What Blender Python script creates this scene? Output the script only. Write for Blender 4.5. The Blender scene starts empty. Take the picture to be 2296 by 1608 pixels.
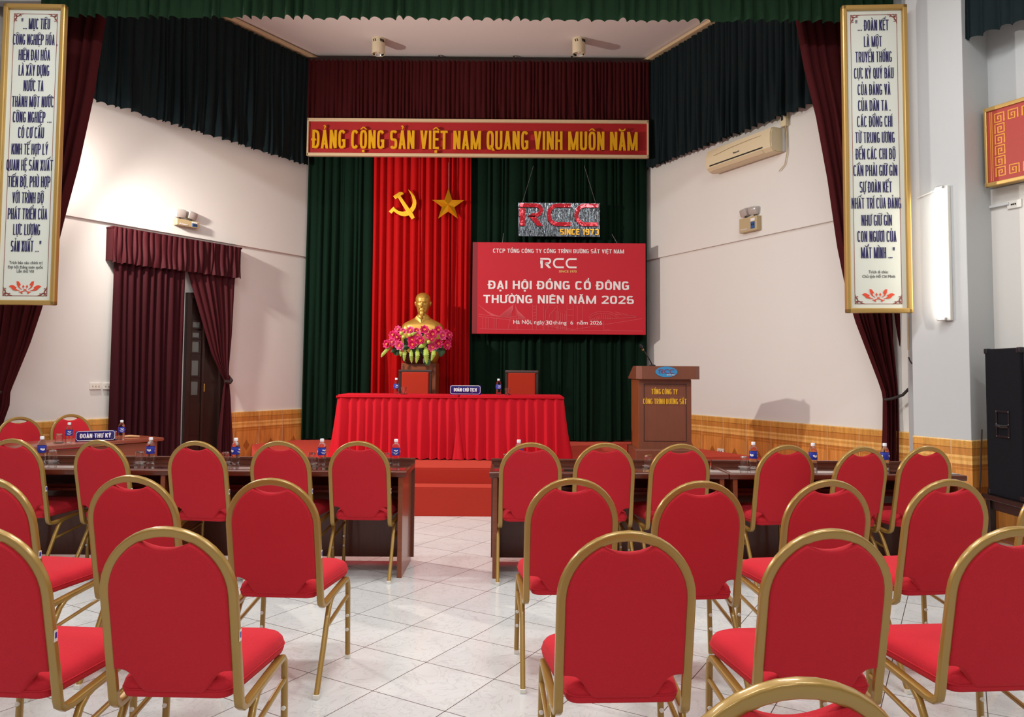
import bpy, bmesh, math, random
from mathutils import Vector, Matrix
random.seed(7)
PI = math.pi
sc = bpy.context.scene
COL = sc.collection

# ------------------------------------------------------------------ camera
cam = bpy.data.cameras.new('camera')
cam_o = bpy.data.objects.new('camera', cam); COL.objects.link(cam_o)
cam.sensor_width = 36.0; cam.lens = 36.0 * 1712 / 2296
cam.shift_y = -59.0 / 2296
cam.clip_start = 0.05; cam.clip_end = 100
cam_o.location = (0, 0, 1.452)
cam_o.matrix_world = (Matrix.Translation((0, 0, 1.452)) @ Matrix.Rotation(PI/2 + 0.0515, 4, 'X')
                      @ Matrix.Rotation(0.007, 4, 'Z'))
sc.camera = cam_o
# ------------------------------------------------------------------ world, exposure
w = bpy.data.worlds.new('world'); sc.world = w; w.use_nodes = True
w.node_tree.nodes['Background'].inputs[0].default_value = (0.8, 0.85, 1, 1)
w.node_tree.nodes['Background'].inputs[1].default_value = 0.3
sc.view_settings.view_transform = 'Standard'; sc.view_settings.look = 'None'
sc.view_settings.gamma = 1.0; sc.view_settings.use_curve_mapping = False
sc.view_settings.exposure = 0.35
# ------------------------------------------------------------------ lights
def light(name, kind, loc, energy, color, rot=(0, 0, 0), **kw):
    l = bpy.data.lights.new(name, kind); l.energy = energy; l.color = color
    for k, v in kw.items(): setattr(l, k, v)
    o = bpy.data.objects.new(name, l); COL.objects.link(o); o.location = loc; o.rotation_euler = rot
    return o
# flood lamp on the left stage wall, behind the left quotation board
fl = light('stage_flood_light', 'SPOT', (-4.50, 7.80, 3.65), 600, (1, 0.92, 0.85), shadow_soft_size=0.07, spot_size=math.radians(172), spot_blend=1.0)
light('stage_flood_glow', 'POINT', (-4.50, 7.80, 3.65), 24, (1, 0.92, 0.85), shadow_soft_size=0.07)
fl.rotation_euler = Vector((4.9, 1.0, -2.0)).to_track_quat('-Z', 'Y').to_euler()
# fluorescent ceiling lights of the hall
for x, y, e in [(-3.4, 5.0, 60), (-0.6, 5.0, 66), (2.0, 5.0, 56), (-4.0, 2.2, 48), (-0.5, 2.2, 46), (2.8, 2.2, 48), (-2.5, -1.4, 58), (2.0, -1.4, 58)]:
    light('hall_ceiling_light', 'AREA', (x, y, 5.45), e, (0.95, 0.98, 1.0), shape='RECTANGLE', size=1.3, size_y=0.35)

# ------------------------------------------------------------------ materials
def lin(h):
    h = h.lstrip('#'); r = [int(h[i:i+2], 16)/255 for i in (0, 2, 4)]
    return tuple((c/12.92 if c <= .04045 else ((c+.055)/1.055)**2.4) for c in r) + (1,)
def new_mat(name):
    m = bpy.data.materials.new(name); m.use_nodes = True
    nt = m.node_tree; b = nt.nodes['Principled BSDF']
    return m, nt, b
def N(nt, t, **kw):
    n = nt.nodes.new(t)
    for k, v in kw.items():
        if k.startswith('i_'): n.inputs[int(k[2:]) if k[2:].isdigit() else k[2:]].default_value = v
        else: setattr(n, k, v)
    return n
def P(name, col, rough=.5, metal=0., spec=.5, noise=None, bump=None, coat=0., sheen=0., stretch=None, emis=None, sheen_tint=None):
    """plain principled material; noise=(scale, amount) varies the colour, bump=(scale, strength, distance)"""
    m, nt, b = new_mat(name); c = lin(col)
    b.inputs['Base Color'].default_value = c; b.inputs['Roughness'].default_value = rough
    b.inputs['Metallic'].default_value = metal; b.inputs['Specular IOR Level'].default_value = spec
    if coat: b.inputs['Coat Weight'].default_value = coat; b.inputs['Coat Roughness'].default_value = .06
    if sheen: b.inputs['Sheen Weight'].default_value = sheen; b.inputs['Sheen Roughness'].default_value = .4; b.inputs['Sheen Tint'].default_value = lin(sheen_tint) if sheen_tint else c
    tc = N(nt, 'ShaderNodeTexCoord'); vec = tc.outputs['Object']
    if stretch:
        mp = N(nt, 'ShaderNodeMapping'); mp.inputs['Scale'].default_value = stretch
        nt.links.new(vec, mp.inputs[0]); vec = mp.outputs[0]
    if noise:
        n = N(nt, 'ShaderNodeTexNoise'); n.inputs['Scale'].default_value = noise[0]; n.inputs['Detail'].default_value = 4
        nt.links.new(vec, n.inputs['Vector'])
        mx = N(nt, 'ShaderNodeMix', data_type='RGBA'); k = noise[1]
        mx.inputs[6].default_value = tuple(max(0, x*(1-k)) for x in c[:3]) + (1,)
        mx.inputs[7].default_value = tuple(min(1, x*(1+k)) for x in c[:3]) + (1,)
        nt.links.new(n.outputs['Fac'], mx.inputs[0]); nt.links.new(mx.outputs[2], b.inputs['Base Color'])
    if bump:
        n = N(nt, 'ShaderNodeTexNoise'); n.inputs['Scale'].default_value = bump[0]; n.inputs['Detail'].default_value = 3
        nt.links.new(vec, n.inputs['Vector'])
        bp = N(nt, 'ShaderNodeBump'); bp.inputs['Strength'].default_value = bump[1]; bp.inputs['Distance'].default_value = bump[2]
        nt.links.new(n.outputs['Fac'], bp.inputs['Height']); nt.links.new(bp.outputs[0], b.inputs['Normal'])
    if emis:
        b.inputs['Emission Color'].default_value = lin(emis[0]); b.inputs['Emission Strength'].default_value = emis[1]
    return m
def glass_mat(name, col='#ffffff', ior=1.33, clear=.35, rough=0.):
    m, nt, b = new_mat(name); nt.nodes.remove(b); out = nt.nodes['Material Output']
    g = N(nt, 'ShaderNodeBsdfGlass'); g.inputs['IOR'].default_value = ior; g.inputs['Color'].default_value = lin(col); g.inputs['Roughness'].default_value = rough
    t = N(nt, 'ShaderNodeBsdfTransparent'); mx = N(nt, 'ShaderNodeMixShader'); mx.inputs[0].default_value = clear
    nt.links.new(g.outputs[0], mx.inputs[1]); nt.links.new(t.outputs[0], mx.inputs[2]); nt.links.new(mx.outputs[0], out.inputs[0])
    return m
M = {}
M['wall'] = P('white_plaster', '#e3dfd8', .85, noise=(1.3, .02), bump=(5, .12, .01))
M['wall_hall'] = P('grey_white_plaster', '#c0c2c2', .8, noise=(1.3, .02), bump=(6, .08, .01))
M['ceiling'] = P('white_ceiling_paint', '#ece4df', .9, noise=(.8, .015))
M['carpet'] = P('red_stage_carpet', '#b23529', .95, noise=(160, .12), bump=(260, .3, .001), spec=.1, sheen=1., sheen_tint='#ff7a64')
M['fabric'] = P('red_chair_fabric', '#c42a35', .9, noise=(300, .14), bump=(420, .5, .002), spec=.12, sheen=.22, sheen_tint='#ff9c90')
M['gold_frame'] = P('gold_painted_steel', '#a3803d', .32, metal=.3, noise=(9, .06), coat=.3)
M['cap'] = P('clear_white_plastic', '#e4e0d4', .3)
M['cloth_red'] = P('red_tablecloth_fabric', '#c21022', .8, noise=(60, .06), sheen=.2, spec=.2)
M['velvet_green'] = P('dark_green_velvet', '#0c2216', .9, noise=(20, .2), sheen=.12, spec=.1)
M['velvet_olive'] = P('green_valance_velvet', '#17301c', .85, noise=(20, .2), sheen=.25, spec=.15)
M['velvet_teal'] = P('teal_black_valance_fabric', '#0f1d20', .8, noise=(25, .2), sheen=.12, spec=.2)
M['velvet_red'] = P('bright_red_velvet', '#b4090c', .8, noise=(20, .1), sheen=.2, spec=.15)
M['velvet_burgundy'] = P('burgundy_velvet', '#431013', .85, noise=(20, .12), sheen=.15, spec=.15)
M['velvet_wine'] = P('wine_red_velvet', '#3e0c13', .75, noise=(20, .12), sheen=.15, spec=.2)
M['velvet_maroon'] = P('deep_maroon_velvet', '#350b12', .8, noise=(20, .12), sheen=.12, spec=.15)
M['wood_red'] = P('reddish_varnished_wood', '#82401f', .3, noise=(6, .28), stretch=(1, 1, 9), coat=.3)
M['wood_desk'] = P('dark_brown_varnished_wood', '#5a2c1c', .3, noise=(7, .3), stretch=(1.5, 9, 9), coat=.3)
M['wood_panel'] = P('brown_panel_wood', '#642e19', .35, noise=(7, .3), stretch=(9, 9, 1.2), coat=.25)
M['wood_sec'] = P('red_brown_table_wood', '#86402b', .3, noise=(6, .25), stretch=(1, 8, 8), coat=.4)
M['wood_podium'] = P('warm_brown_podium_wood', '#7c4630', .45, noise=(5, .16), stretch=(7, 7, 1), coat=.12)
M['wood_podium_side'] = P('orange_brown_podium_wood', '#94502a', .4, noise=(5, .2), stretch=(9, 9, 1), coat=.12)
M['wood_dark'] = P('near_black_door_wood', '#24120d', .4, noise=(6, .3), stretch=(6, 6, 1), coat=.15)
M['wood_chair'] = P('dark_chair_wood', '#3a211a', .25, coat=.4)
M['leather'] = P('orange_red_upholstery', '#b0301a', .8, noise=(120, .1), spec=.2)
M['tabletop_glass'] = P('dark_glass_table_top', '#4a2f26', .04, noise=(4, .2), stretch=(1, 8, 8), spec=.8, coat=1.)
M['gold'] = P('mirror_gold_acrylic', '#f4ac18', .15, metal=.7)
M['gold_letter'] = P('bright_gold_letter_acrylic', '#fbbd1e', .25, metal=.2)
M['gold_flat'] = P('bright_yellow_gold_acrylic', '#f0b41c', .25, metal=.5)
M['gold_bust'] = P('gold_painted_plaster', '#c4953f', .36, metal=.5)
M['frame_gold'] = P('brushed_gold_frame', '#c6a05c', .35, metal=.55)
M['frame_pale'] = P('pale_wood_frame', '#dcc29a', .5)
M['sign_red'] = P('sign_red_paint', '#b3191d', .6)
M['banner_red'] = P('banner_red_print', '#c8202f', .5, spec=.3)
M['banner_dark'] = P('banner_dark_red_print', '#8c2a30', .5, spec=.3)
M['banner_line'] = P('banner_light_red_print', '#d85058', .5)
M['white_print'] = P('white_print', '#f2ecea', .5)
M['gold_print'] = P('pale_gold_print', '#e9c46c', .5)
M['board_white'] = P('pale_board_print', '#d9dcd0', .35, spec=.4)
M['navy_print'] = P('navy_print', '#241f55', .5)
M['grey_print'] = P('grey_print', '#6c6a68', .5)
M['red_print'] = P('orange_red_print', '#dd4a2e', .5)
M['brown_print'] = P('brown_red_print', '#8e4036', .5)
M['key_orange'] = P('orange_key_print', '#e39a30', .5)
M['board_red'] = P('brick_red_print', '#b0392e', .5)
M['mirror'] = P('grey_mirror_acrylic', '#5a5e62', .05, metal=1., bump=(5, .5, .02), stretch=(9, 1, .8))
M['rcc_red'] = P('glossy_red_acrylic', '#c41f30', .08, metal=.25, bump=(7, .4, .02))
M['blue_plate'] = P('blue_acrylic', '#2b2a8a', .25)
M['blue_oval'] = P('sky_blue_print', '#3a8fc4', .4)
M['maroon_print'] = P('maroon_print', '#8c2c4a', .4)
M['yellow_print'] = P('yellow_print', '#f2bb2e', .4)
M['cream'] = P('aged_cream_plastic', '#dccba6', .45)
M['cream_dark'] = P('aged_tan_plastic', '#b8a27a', .5)
M['cream_lamp'] = P('cream_metal', '#e6d9b8', .4)
M['black_gap'] = P('black_gap', '#0b0a09', .6)
M['chrome'] = P('chrome_reflector', '#c8ccc8', .08, metal=1.)
M['lens'] = P('smoky_clear_lens', '#b3aaa2', .08, spec=.8, coat=.6)
M['white_plastic'] = P('white_plastic', '#e8e4da', .4)
M['blue_panel'] = P('blue_panel', '#23548c', .4)
M['red_label'] = P('red_label', '#c44c4c', .5)
M['tube'] = P('lit_fluorescent_tube', '#ffffff', .3, emis=('#fff6e6', 9.0))
M['steel'] = P('brushed_steel', '#b8b8b8', .35, metal=.8)
M['speaker'] = P('black_speaker_carpet', '#17171c', .95, noise=(120, .3), bump=(200, .5, .004), spec=.15)
M['black_plastic'] = P('black_plastic', '#15151a', .35)
M['water'] = glass_mat('clear_water_bottle_plastic', '#fbfdff', 1.30, .5)
M['drink_glass'] = glass_mat('clear_drinking_glass', '#ffffff', 1.42, .15)
M['pane'] = P('grey_door_pane', '#5f6460', .12, spec=.7)
M['bottle_label'] = P('blue_bottle_label', '#27379e', .35)
M['bottle_cap'] = P('white_bottle_cap', '#eeeef2', .35)
M['petal'] = P('pink_petal', '#e02a6e', .6, noise=(60, .2))
M['petal_light'] = P('light_pink_petal', '#ee5a96', .6, noise=(60, .2))
M['pollen'] = P('orange_flower_heart', '#f08440', .6)
M['leaf'] = P('dark_leaf_green', '#2c4a24', .5, noise=(30, .25))
M['leaf_light'] = P('yellow_green_fern', '#a2b84a', .5, noise=(30, .2))
M['bud'] = P('yellow_green_bud', '#c2c858', .5)
M['pot'] = P('dark_red_pot', '#4c1c18', .4)
M['conduit'] = P('white_conduit', '#d2d2d0', .5)
M['cord_y'] = P('yellowed_cord', '#c8b48c', .5)
M['dark_cord'] = P('dark_cord', '#2a1c18', .6)
M['tan'] = P('tan_plastic', '#e0bb84', .45)

# tiled floor: white marble-look tiles turned against the room
def floor_mat():
    m, nt, b = new_mat('white_marble_floor_tiles'); L = nt.links.new
    tc = N(nt, 'ShaderNodeTexCoord')
    mp = N(nt, 'ShaderNodeMapping', vector_type='POINT')
    a = 1.0389; ox, oy = -2.4126*.4, 9.37*.4
    # rotate by -a about the tile corner
    ca, sa = math.cos(-a), math.sin(-a)
    mp.inputs['Rotation'].default_value = (0, 0, -a)
    mp.inputs['Location'].default_value = (-(ca*ox - sa*oy), -(sa*ox + ca*oy), 0)
    L(tc.outputs['Object'], mp.inputs[0])
    sx = N(nt, 'ShaderNodeSeparateXYZ'); L(mp.outputs[0], sx.inputs[0])
    def line(o):
        d = N(nt, 'ShaderNodeMath', operation='DIVIDE'); L(o, d.inputs[0]); d.inputs[1].default_value = .4
        f = N(nt, 'ShaderNodeMath', operation='FRACT'); L(d.outputs[0], f.inputs[0])
        s = N(nt, 'ShaderNodeMath', operation='SUBTRACT'); L(f.outputs[0], s.inputs[0]); s.inputs[1].default_value = .5
        ab = N(nt, 'ShaderNodeMath', operation='ABSOLUTE'); L(s.outputs[0], ab.inputs[0])
        g = N(nt, 'ShaderNodeMath', operation='GREATER_THAN'); L(ab.outputs[0], g.inputs[0]); g.inputs[1].default_value = .5 - .0052
        fl = N(nt, 'ShaderNodeMath', operation='FLOOR'); L(d.outputs[0], fl.inputs[0])
        return g.outputs[0], fl.outputs[0]
    g1, f1 = line(sx.outputs[0]); g2, f2 = line(sx.outputs[1])
    g = N(nt, 'ShaderNodeMath', operation='MAXIMUM'); L(g1, g.inputs[0]); L(g2, g.inputs[1])
    # veins: warped noise, shifted per tile
    cb = N(nt, 'ShaderNodeCombineXYZ'); L(f1, cb.inputs[0]); L(f2, cb.inputs[1])
    wn = N(nt, 'ShaderNodeTexWhiteNoise', noise_dimensions='3D'); L(cb.outputs[0], wn.inputs[0])
    sc_ = N(nt, 'ShaderNodeVectorMath', operation='SCALE'); L(wn.outputs['Color'], sc_.inputs[0]); sc_.inputs[3].default_value = 7
    ad = N(nt, 'ShaderNodeVectorMath', operation='ADD'); L(mp.outputs[0], ad.inputs[0]); L(sc_.outputs[0], ad.inputs[1])
    n = N(nt, 'ShaderNodeTexNoise'); n.inputs['Scale'].default_value = 7; n.inputs['Detail'].default_value = 6; n.inputs['Distortion'].default_value = 2.2
    L(ad.outputs[0], n.inputs['Vector'])
    rp = N(nt, 'ShaderNodeValToRGB'); e = rp.color_ramp.elements
    e[0].position = .47; e[0].color = (1, 1, 1, 1); e[1].position = .515; e[1].color = (1, 1, 1, 1)
    k = rp.color_ramp.elements.new(.493); k.color = (.83, .83, .82, 1)
    L(n.outputs['Fac'], rp.inputs[0])
    n2 = N(nt, 'ShaderNodeTexNoise'); n2.inputs['Scale'].default_value = 3; n2.inputs['Detail'].default_value = 3
    L(ad.outputs[0], n2.inputs['Vector'])
    mxb = N(nt, 'ShaderNodeMix', data_type='RGBA'); mxb.inputs[6].default_value = lin('#c6c7c4'); mxb.inputs[7].default_value = lin('#dfdfdb')
    L(n2.outputs['Fac'], mxb.inputs[0])
    mul = N(nt, 'ShaderNodeMix', data_type='RGBA', blend_type='MULTIPLY'); mul.inputs[0].default_value = 1
    L(mxb.outputs[2], mul.inputs[6]); L(rp.outputs[0], mul.inputs[7])
    mx = N(nt, 'ShaderNodeMix', data_type='RGBA'); L(g.outputs[0], mx.inputs[0]); L(mul.outputs[2], mx.inputs[6]); mx.inputs[7].default_value = lin('#54483f')
    L(mx.outputs[2], b.inputs['Base Color'])
    b.inputs['Roughness'].default_value = .16
    bp = N(nt, 'ShaderNodeBump'); bp.inputs['Strength'].default_value = .4; bp.inputs['Distance'].default_value = .003; bp.invert = True
    L(g.outputs[0], bp.inputs['Height']); L(bp.outputs[0], b.inputs['Normal'])
    return m
M['floor'] = floor_mat()

# wood-look wall tiles; the panel's own X runs along the wall, Z is height over the floor
def wainscot_mat():
    m, nt, b = new_mat('orange_wood_look_wall_tiles'); L = nt.links.new
    tc = N(nt, 'ShaderNodeTexCoord'); sp = N(nt, 'ShaderNodeSeparateXYZ'); L(tc.outputs['Object'], sp.inputs[0])
    X, Z = sp.outputs[0], sp.outputs[2]
    def mth(op, a, bb=None):
        n = N(nt, 'ShaderNodeMath', operation=op)
        for i, v in enumerate((a, bb)):
            if v is None: continue
            if isinstance(v, (int, float)): n.inputs[i].default_value = v
            else: L(v, n.inputs[i])
        return n.outputs[0]
    fx = mth('FRACT', mth('DIVIDE', X, .41))            # 0..1 across one tile
    cx = mth('ABSOLUTE', mth('SUBTRACT', fx, .5))
    grout = mth('GREATER_THAN', cx, .492)
    # height bands
    rp = N(nt, 'ShaderNodeValToRGB'); rp.color_ramp.interpolation = 'CONSTANT'
    zr = mth('DIVIDE', Z, .89)
    stops = [(0, '#dc9448'), (.735, '#c07c38'), (.765, '#f0b868'), (.80, '#dea050'), (.825, '#f2bc6c'), (.85, '#cc8840'), (.915, '#a86a2c'), (.925, '#da9c4a'), (.985, '#f0c478')]
    e = rp.color_ramp.elements; e[0].color = lin(stops[0][1]); e[0].position = 0
    e[1].position = stops[1][0]; e[1].color = lin(stops[1][1])
    for p, c in stops[2:]:
        k = e.new(p); k.color = lin(c)
    L(zr, rp.inputs[0])
    mp = N(nt, 'ShaderNodeMapping'); mp.inputs['Scale'].default_value = (22, 22, 2.2); L(tc.outputs['Object'], mp.inputs[0])
    n = N(nt, 'ShaderNodeTexNoise'); n.inputs['Scale'].default_value = 1.5; n.inputs['Detail'].default_value = 4; L(mp.outputs[0], n.inputs['Vector'])
    mr = N(nt, 'ShaderNodeMapRange'); mr.inputs['From Min'].default_value = .3; mr.inputs['From Max'].default_value = .7; mr.inputs['To Min'].default_value = .78; mr.inputs['To Max'].default_value = 1.14; L(n.outputs['Fac'], mr.inputs[0])
    # recessed field of each tile
    infield = mth('MULTIPLY', mth('LESS_THAN', cx, .40), mth('LESS_THAN', Z, .63))
    # stepped diamond ornaments
    def diamond(x0, z0, rx, rz):
        dx = mth('DIVIDE', mth('ABSOLUTE', mth('SUBTRACT', fx, x0)), rx)
        dz = mth('DIVIDE', mth('ABSOLUTE', mth('SUBTRACT', Z, z0)), rz)
        return mth('LESS_THAN', mth('ADD', dx, dz), 1.0)
    orn = diamond(.5, .44, .13, .075)
    side = mth('MAXIMUM', diamond(.93, .50, .10, .10), diamond(.93, .40, .12, .06))
    side = mth('MAXIMUM', side, diamond(.93, .58, .07, .05))
    c1 = N(nt, 'ShaderNodeMix', data_type='RGBA', blend_type='MULTIPLY'); c1.inputs[0].default_value = 1
    L(rp.outputs[0], c1.inputs[6])
    vv = N(nt, 'ShaderNodeCombineColor'); 
    for i in range(3): L(mr.outputs[0], vv.inputs[i])
    L(vv.outputs[0], c1.inputs[7])
    def over(prev, fac, col):
        k = N(nt, 'ShaderNodeMix', data_type='RGBA'); L(fac, k.inputs[0]); L(prev, k.inputs[6]); k.inputs[7].default_value = lin(col); return k.outputs[2]
    def scale(prev, fac, col):
        k = N(nt, 'ShaderNodeMix', data_type='RGBA', blend_type='MULTIPLY'); L(fac, k.inputs[0]); L(prev, k.inputs[6]); k.inputs[7].default_value = col; return k.outputs[2]
    c = c1.outputs[2]
    notin = mth('MULTIPLY', mth('SUBTRACT', 1.0, infield), mth('LESS_THAN', Z, .65))
    c = scale(c, notin, (.80, .72, .62, 1))
    c = scale(c, orn, (.62, .5, .42, 1))
    c = over(c, mth('MULTIPLY', side, mth('LESS_THAN', Z, .65)), '#c88a48')
    # speckled relief in the top strip
    vo = N(nt, 'ShaderNodeTexVoronoi'); vo.inputs['Scale'].default_value = 38; L(tc.outputs['Object'], vo.inputs['Vector'])
    spk = mth('MULTIPLY', mth('LESS_THAN', vo.outputs['Distance'], .22), mth('GREATER_THAN', Z, .825))
    c = over(c, mth('MULTIPLY', spk, .35), '#e8c890')
    c = over(c, grout, '#dcb890')
    L(c, b.inputs['Base Color']); b.inputs['Roughness'].default_value = .28
    return m
M['wainscot'] = wainscot_mat()

# ------------------------------------------------------------------ mesh helpers
class MB:
    def __init__(s): s.bm = bmesh.new(); s.smooth = False
    def face(s, vs):
        try: return s.bm.faces.new(vs)
        except ValueError: return None
    def box(s, c, d, rz=0., bev=0., mat=None):
        """box centred at c with full sizes d, turned rz about Z, edges bevelled"""
        t = bmesh.new(); bmesh.ops.create_cube(t, size=1.0)
        bmesh.ops.scale(t, vec=d, verts=t.verts)
        if bev: bmesh.ops.bevel(t, geom=list(t.edges), offset=bev, segments=2, profile=.6, affect='EDGES')
        X = Matrix.Translation(c) @ Matrix.Rotation(rz, 4, 'Z')
        if mat is not None: X = mat
        bmesh.ops.transform(t, matrix=X, verts=t.verts); s.add(t); return s
    def add(s, t):
        me = bpy.data.meshes.new('tmp'); t.to_mesh(me); t.free(); s.bm.from_mesh(me); bpy.data.meshes.remove(me)
    def add_mesh(s, me, X=None):
        t = bmesh.new(); t.from_mesh(me)
        if X is not None: bmesh.ops.transform(t, matrix=X, verts=t.verts)
        s.add(t)
    def prism(s, pts, y0, y1, f=None, bev=0.):
        """outline (x, z) extruded along y from y0 to y1; f maps each (x,y,z)"""
        t = bmesh.new()
        area = sum(pts[i-1][0]*pts[i][1]-pts[i][0]*pts[i-1][1] for i in range(len(pts)))
        if area < 0: pts = pts[::-1]
        a = [t.verts.new((p[0], y0, p[1])) for p in pts]; b = [t.verts.new((p[0], y1, p[1])) for p in pts]
        n = len(pts); t.faces.new(a); t.faces.new(b[::-1])
        for i in range(n): t.faces.new((a[i], b[i], b[(i+1) % n], a[(i+1) % n]))
        bmesh.ops.recalc_face_normals(t, faces=t.faces)
        if bev:
            rim = [e for e in t.edges if abs(e.verts[0].co.y - e.verts[1].co.y) < 1e-6]
            bmesh.ops.bevel(t, geom=rim, offset=bev, segments=3, profile=.5, affect='EDGES', clamp_overlap=True)
        bmesh.ops.triangulate(t, faces=[q for q in t.faces if len(q.verts) > 4])
        if f:
            for v in t.verts: v.co = Vector(f(*v.co))
        s.add(t); return s
    def sweep(s, path, w, h, n=10, a0=None, closed=False, power=.55, cap=True, scale=None):
        """rounded-rectangle section (w along the first axis, h along the second) along a path"""
        P_ = [Vector(p) for p in path]; m = len(P_)
        T = []
        for i in range(m):
            if closed: d = P_[(i+1) % m] - P_[i-1]
            else: d = P_[min(i+1, m-1)] - P_[max(i-1, 0)]
            T.append(d.normalized())
        A = Vector(a0) if a0 else (Vector((1, 0, 0)) if abs(T[0].x) < .9 else Vector((0, 0, 1)))
        A = (A - T[0]*A.dot(T[0])).normalized(); rings = []
        for i in range(m):
            if i: A = (A - T[i]*A.dot(T[i])).normalized()
            B = T[i].cross(A); ring = []; k = scale[i] if scale else 1
            for j in range(n):
                q = 2*PI*(j+.5)/n; c, si = math.cos(q), math.sin(q)
                x = math.copysign(abs(c)**power, c)*w/2*k; y = math.copysign(abs(si)**power, si)*h/2*k
                ring.append(s.bm.verts.new(P_[i] + A*x + B*y))
            rings.append(ring)
        R = range(m if closed else m-1)
        for i in R:
            r0, r1 = rings[i], rings[(i+1) % m]
            for j in range(n): s.face((r0[j], r0[(j+1) % n], r1[(j+1) % n], r1[j]))
        if cap and not closed: s.face(rings[0][::-1]); s.face(rings[-1])
        return s
    def tube(s, path, r, n=8, **k): return s.sweep(path, 2*r, 2*r, n=n, power=1., **k)
    def lathe(s, prof, n=24, c=(0, 0, 0), ell=(1, 1)):
        rings = []
        for r, z in prof:
            if r < 1e-6: rings.append([s.bm.verts.new((c[0], c[1], c[2]+z))])
            else: rings.append([s.bm.verts.new((c[0]+ell[0]*r*math.cos(2*PI*j/n), c[1]+ell[1]*r*math.sin(2*PI*j/n), c[2]+z)) for j in range(n)])
        for a, b in zip(rings, rings[1:]):
            for j in range(n):
                if len(a) == 1 and len(b) == 1: continue
                if len(a) == 1: s.face((a[0], b[j], b[(j+1) % n]))
                elif len(b) == 1: s.face((a[j], a[(j+1) % n], b[0]))
                else: s.face((a[j], a[(j+1) % n], b[(j+1) % n], b[j]))
        return s
    def grid(s, f, nu, nv, closed_u=False):
        V = [[s.bm.verts.new(f(i/nu, j/nv)) for i in range(nu + (0 if closed_u else 1))] for j in range(nv+1)]
        k = nu if closed_u else nu
        for j in range(nv):
            for i in range(k):
                i2 = (i+1) % nu if closed_u else i+1
                s.face((V[j][i], V[j][i2], V[j+1][i2], V[j+1][i]))
        return V
    def build(s, name, mat, parent=None, smooth=False, fix=True):
        if fix: bmesh.ops.recalc_face_normals(s.bm, faces=s.bm.faces)
        me = bpy.data.meshes.new(name); s.bm.to_mesh(me); s.bm.free()
        me.materials.append(mat)
        if smooth:
            me.polygons.foreach_set('use_smooth', [True]*len(me.polygons))
            if smooth != 'all':
                try: me.set_sharp_from_angle(angle=math.radians(smooth if smooth is not True else 40))
                except Exception: pass
        o = bpy.data.objects.new(name, me); COL.objects.link(o)
        if parent is not None: o.parent = parent
        return o
def tag(o, label=None, cat=None, group=None, kind=None):
    for k, v in (('label', label), ('category', cat), ('group', group), ('kind', kind)):
        if v: o[k] = v
    return o
def thing(name, label, cat, loc=(0, 0, 0), rz=0., group=None, rot=None):
    o = bpy.data.objects.new(name, None); COL.objects.link(o); o.empty_display_size = .1
    o.location = loc; o.rotation_euler = rot if rot else (0, 0, rz)
    return tag(o, label, cat, group)
def kids(o): return [c for c in COL.objects if c.parent == o]
def copy_tree(o, parent=None):
    c = o.copy(); COL.objects.link(c)
    if parent is not None: c.parent = parent
    for ch in kids(o): copy_tree(ch, c)
    return c
def struct(o): o['kind'] = 'structure'; return o

def text_mesh(s, width, cap, depth=.002, bold=.0, space=1.0, align='C'):
    """lettering in the XZ plane facing -Y: baseline at z=0, capitals cap high, total width given (None: natural)"""
    def mk(t, sp=space):
        cu = bpy.data.curves.new('lettering', 'FONT'); cu.body = t; cu.size = 1; cu.extrude = .02
        cu.space_character = sp; cu.resolution_u = 3
        o = bpy.data.objects.new('lettering', cu); COL.objects.link(o)
        bpy.context.view_layer.update()
        me = bpy.data.meshes.new_from_object(o.evaluated_get(bpy.context.evaluated_depsgraph_get()))
        bpy.data.objects.remove(o); bpy.data.curves.remove(cu); return me
    me = mk(s.replace('Đ', 'D'))
    b = bmesh.new(); b.from_mesh(me)
    for i, ch in enumerate(s):   # cross bar of the Vietnamese D
        if ch == 'Đ':
            m1 = mk(s[:i].replace('Đ', 'D') + 'D'); xr = max(v.co.x for v in m1.vertices); bpy.data.meshes.remove(m1)
            r = bmesh.ops.create_cube(b, size=1.0, matrix=Matrix.Translation((xr-.53, .36, 0)) @ Matrix.Diagonal((.36, .08, .04, 1)))
    if bold:
        src = b.copy()
        bmesh.ops.translate(b, vec=(-bold, -bold*.5, 0), verts=b.verts)
        for i, (dx, dy) in enumerate(((1, -.5), (-1, .5), (1, .5))):
            t = src.copy(); bmesh.ops.translate(t, vec=(dx*bold, dy*bold, .006*(i+1)), verts=t.verts)
            tm = bpy.data.meshes.new('tmp'); t.to_mesh(tm); t.free(); b.from_mesh(tm); bpy.data.meshes.remove(tm)
        src.free()
    b.to_mesh(me); b.free()
    xs = [v.co.x for v in me.vertices]; x0, x1 = min(xs), max(xs)
    kz = cap/.682; kx = (width/(x1-x0)) if width else kz
    off = {'C': (x0+x1)/2, 'L': x0, 'R': x1}[align]
    for v in me.vertices:
        x, y, z = v.co; v.co = ((x-off)*kx, -z/.02*depth/2 - depth/2, y*kz)
    return me
def words(mb, s, x, y, z, width, cap, **k):
    me = text_mesh(s, width, cap, **k); mb.add_mesh(me, Matrix.Translation((x, y, z))); bpy.data.meshes.remove(me)

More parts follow.
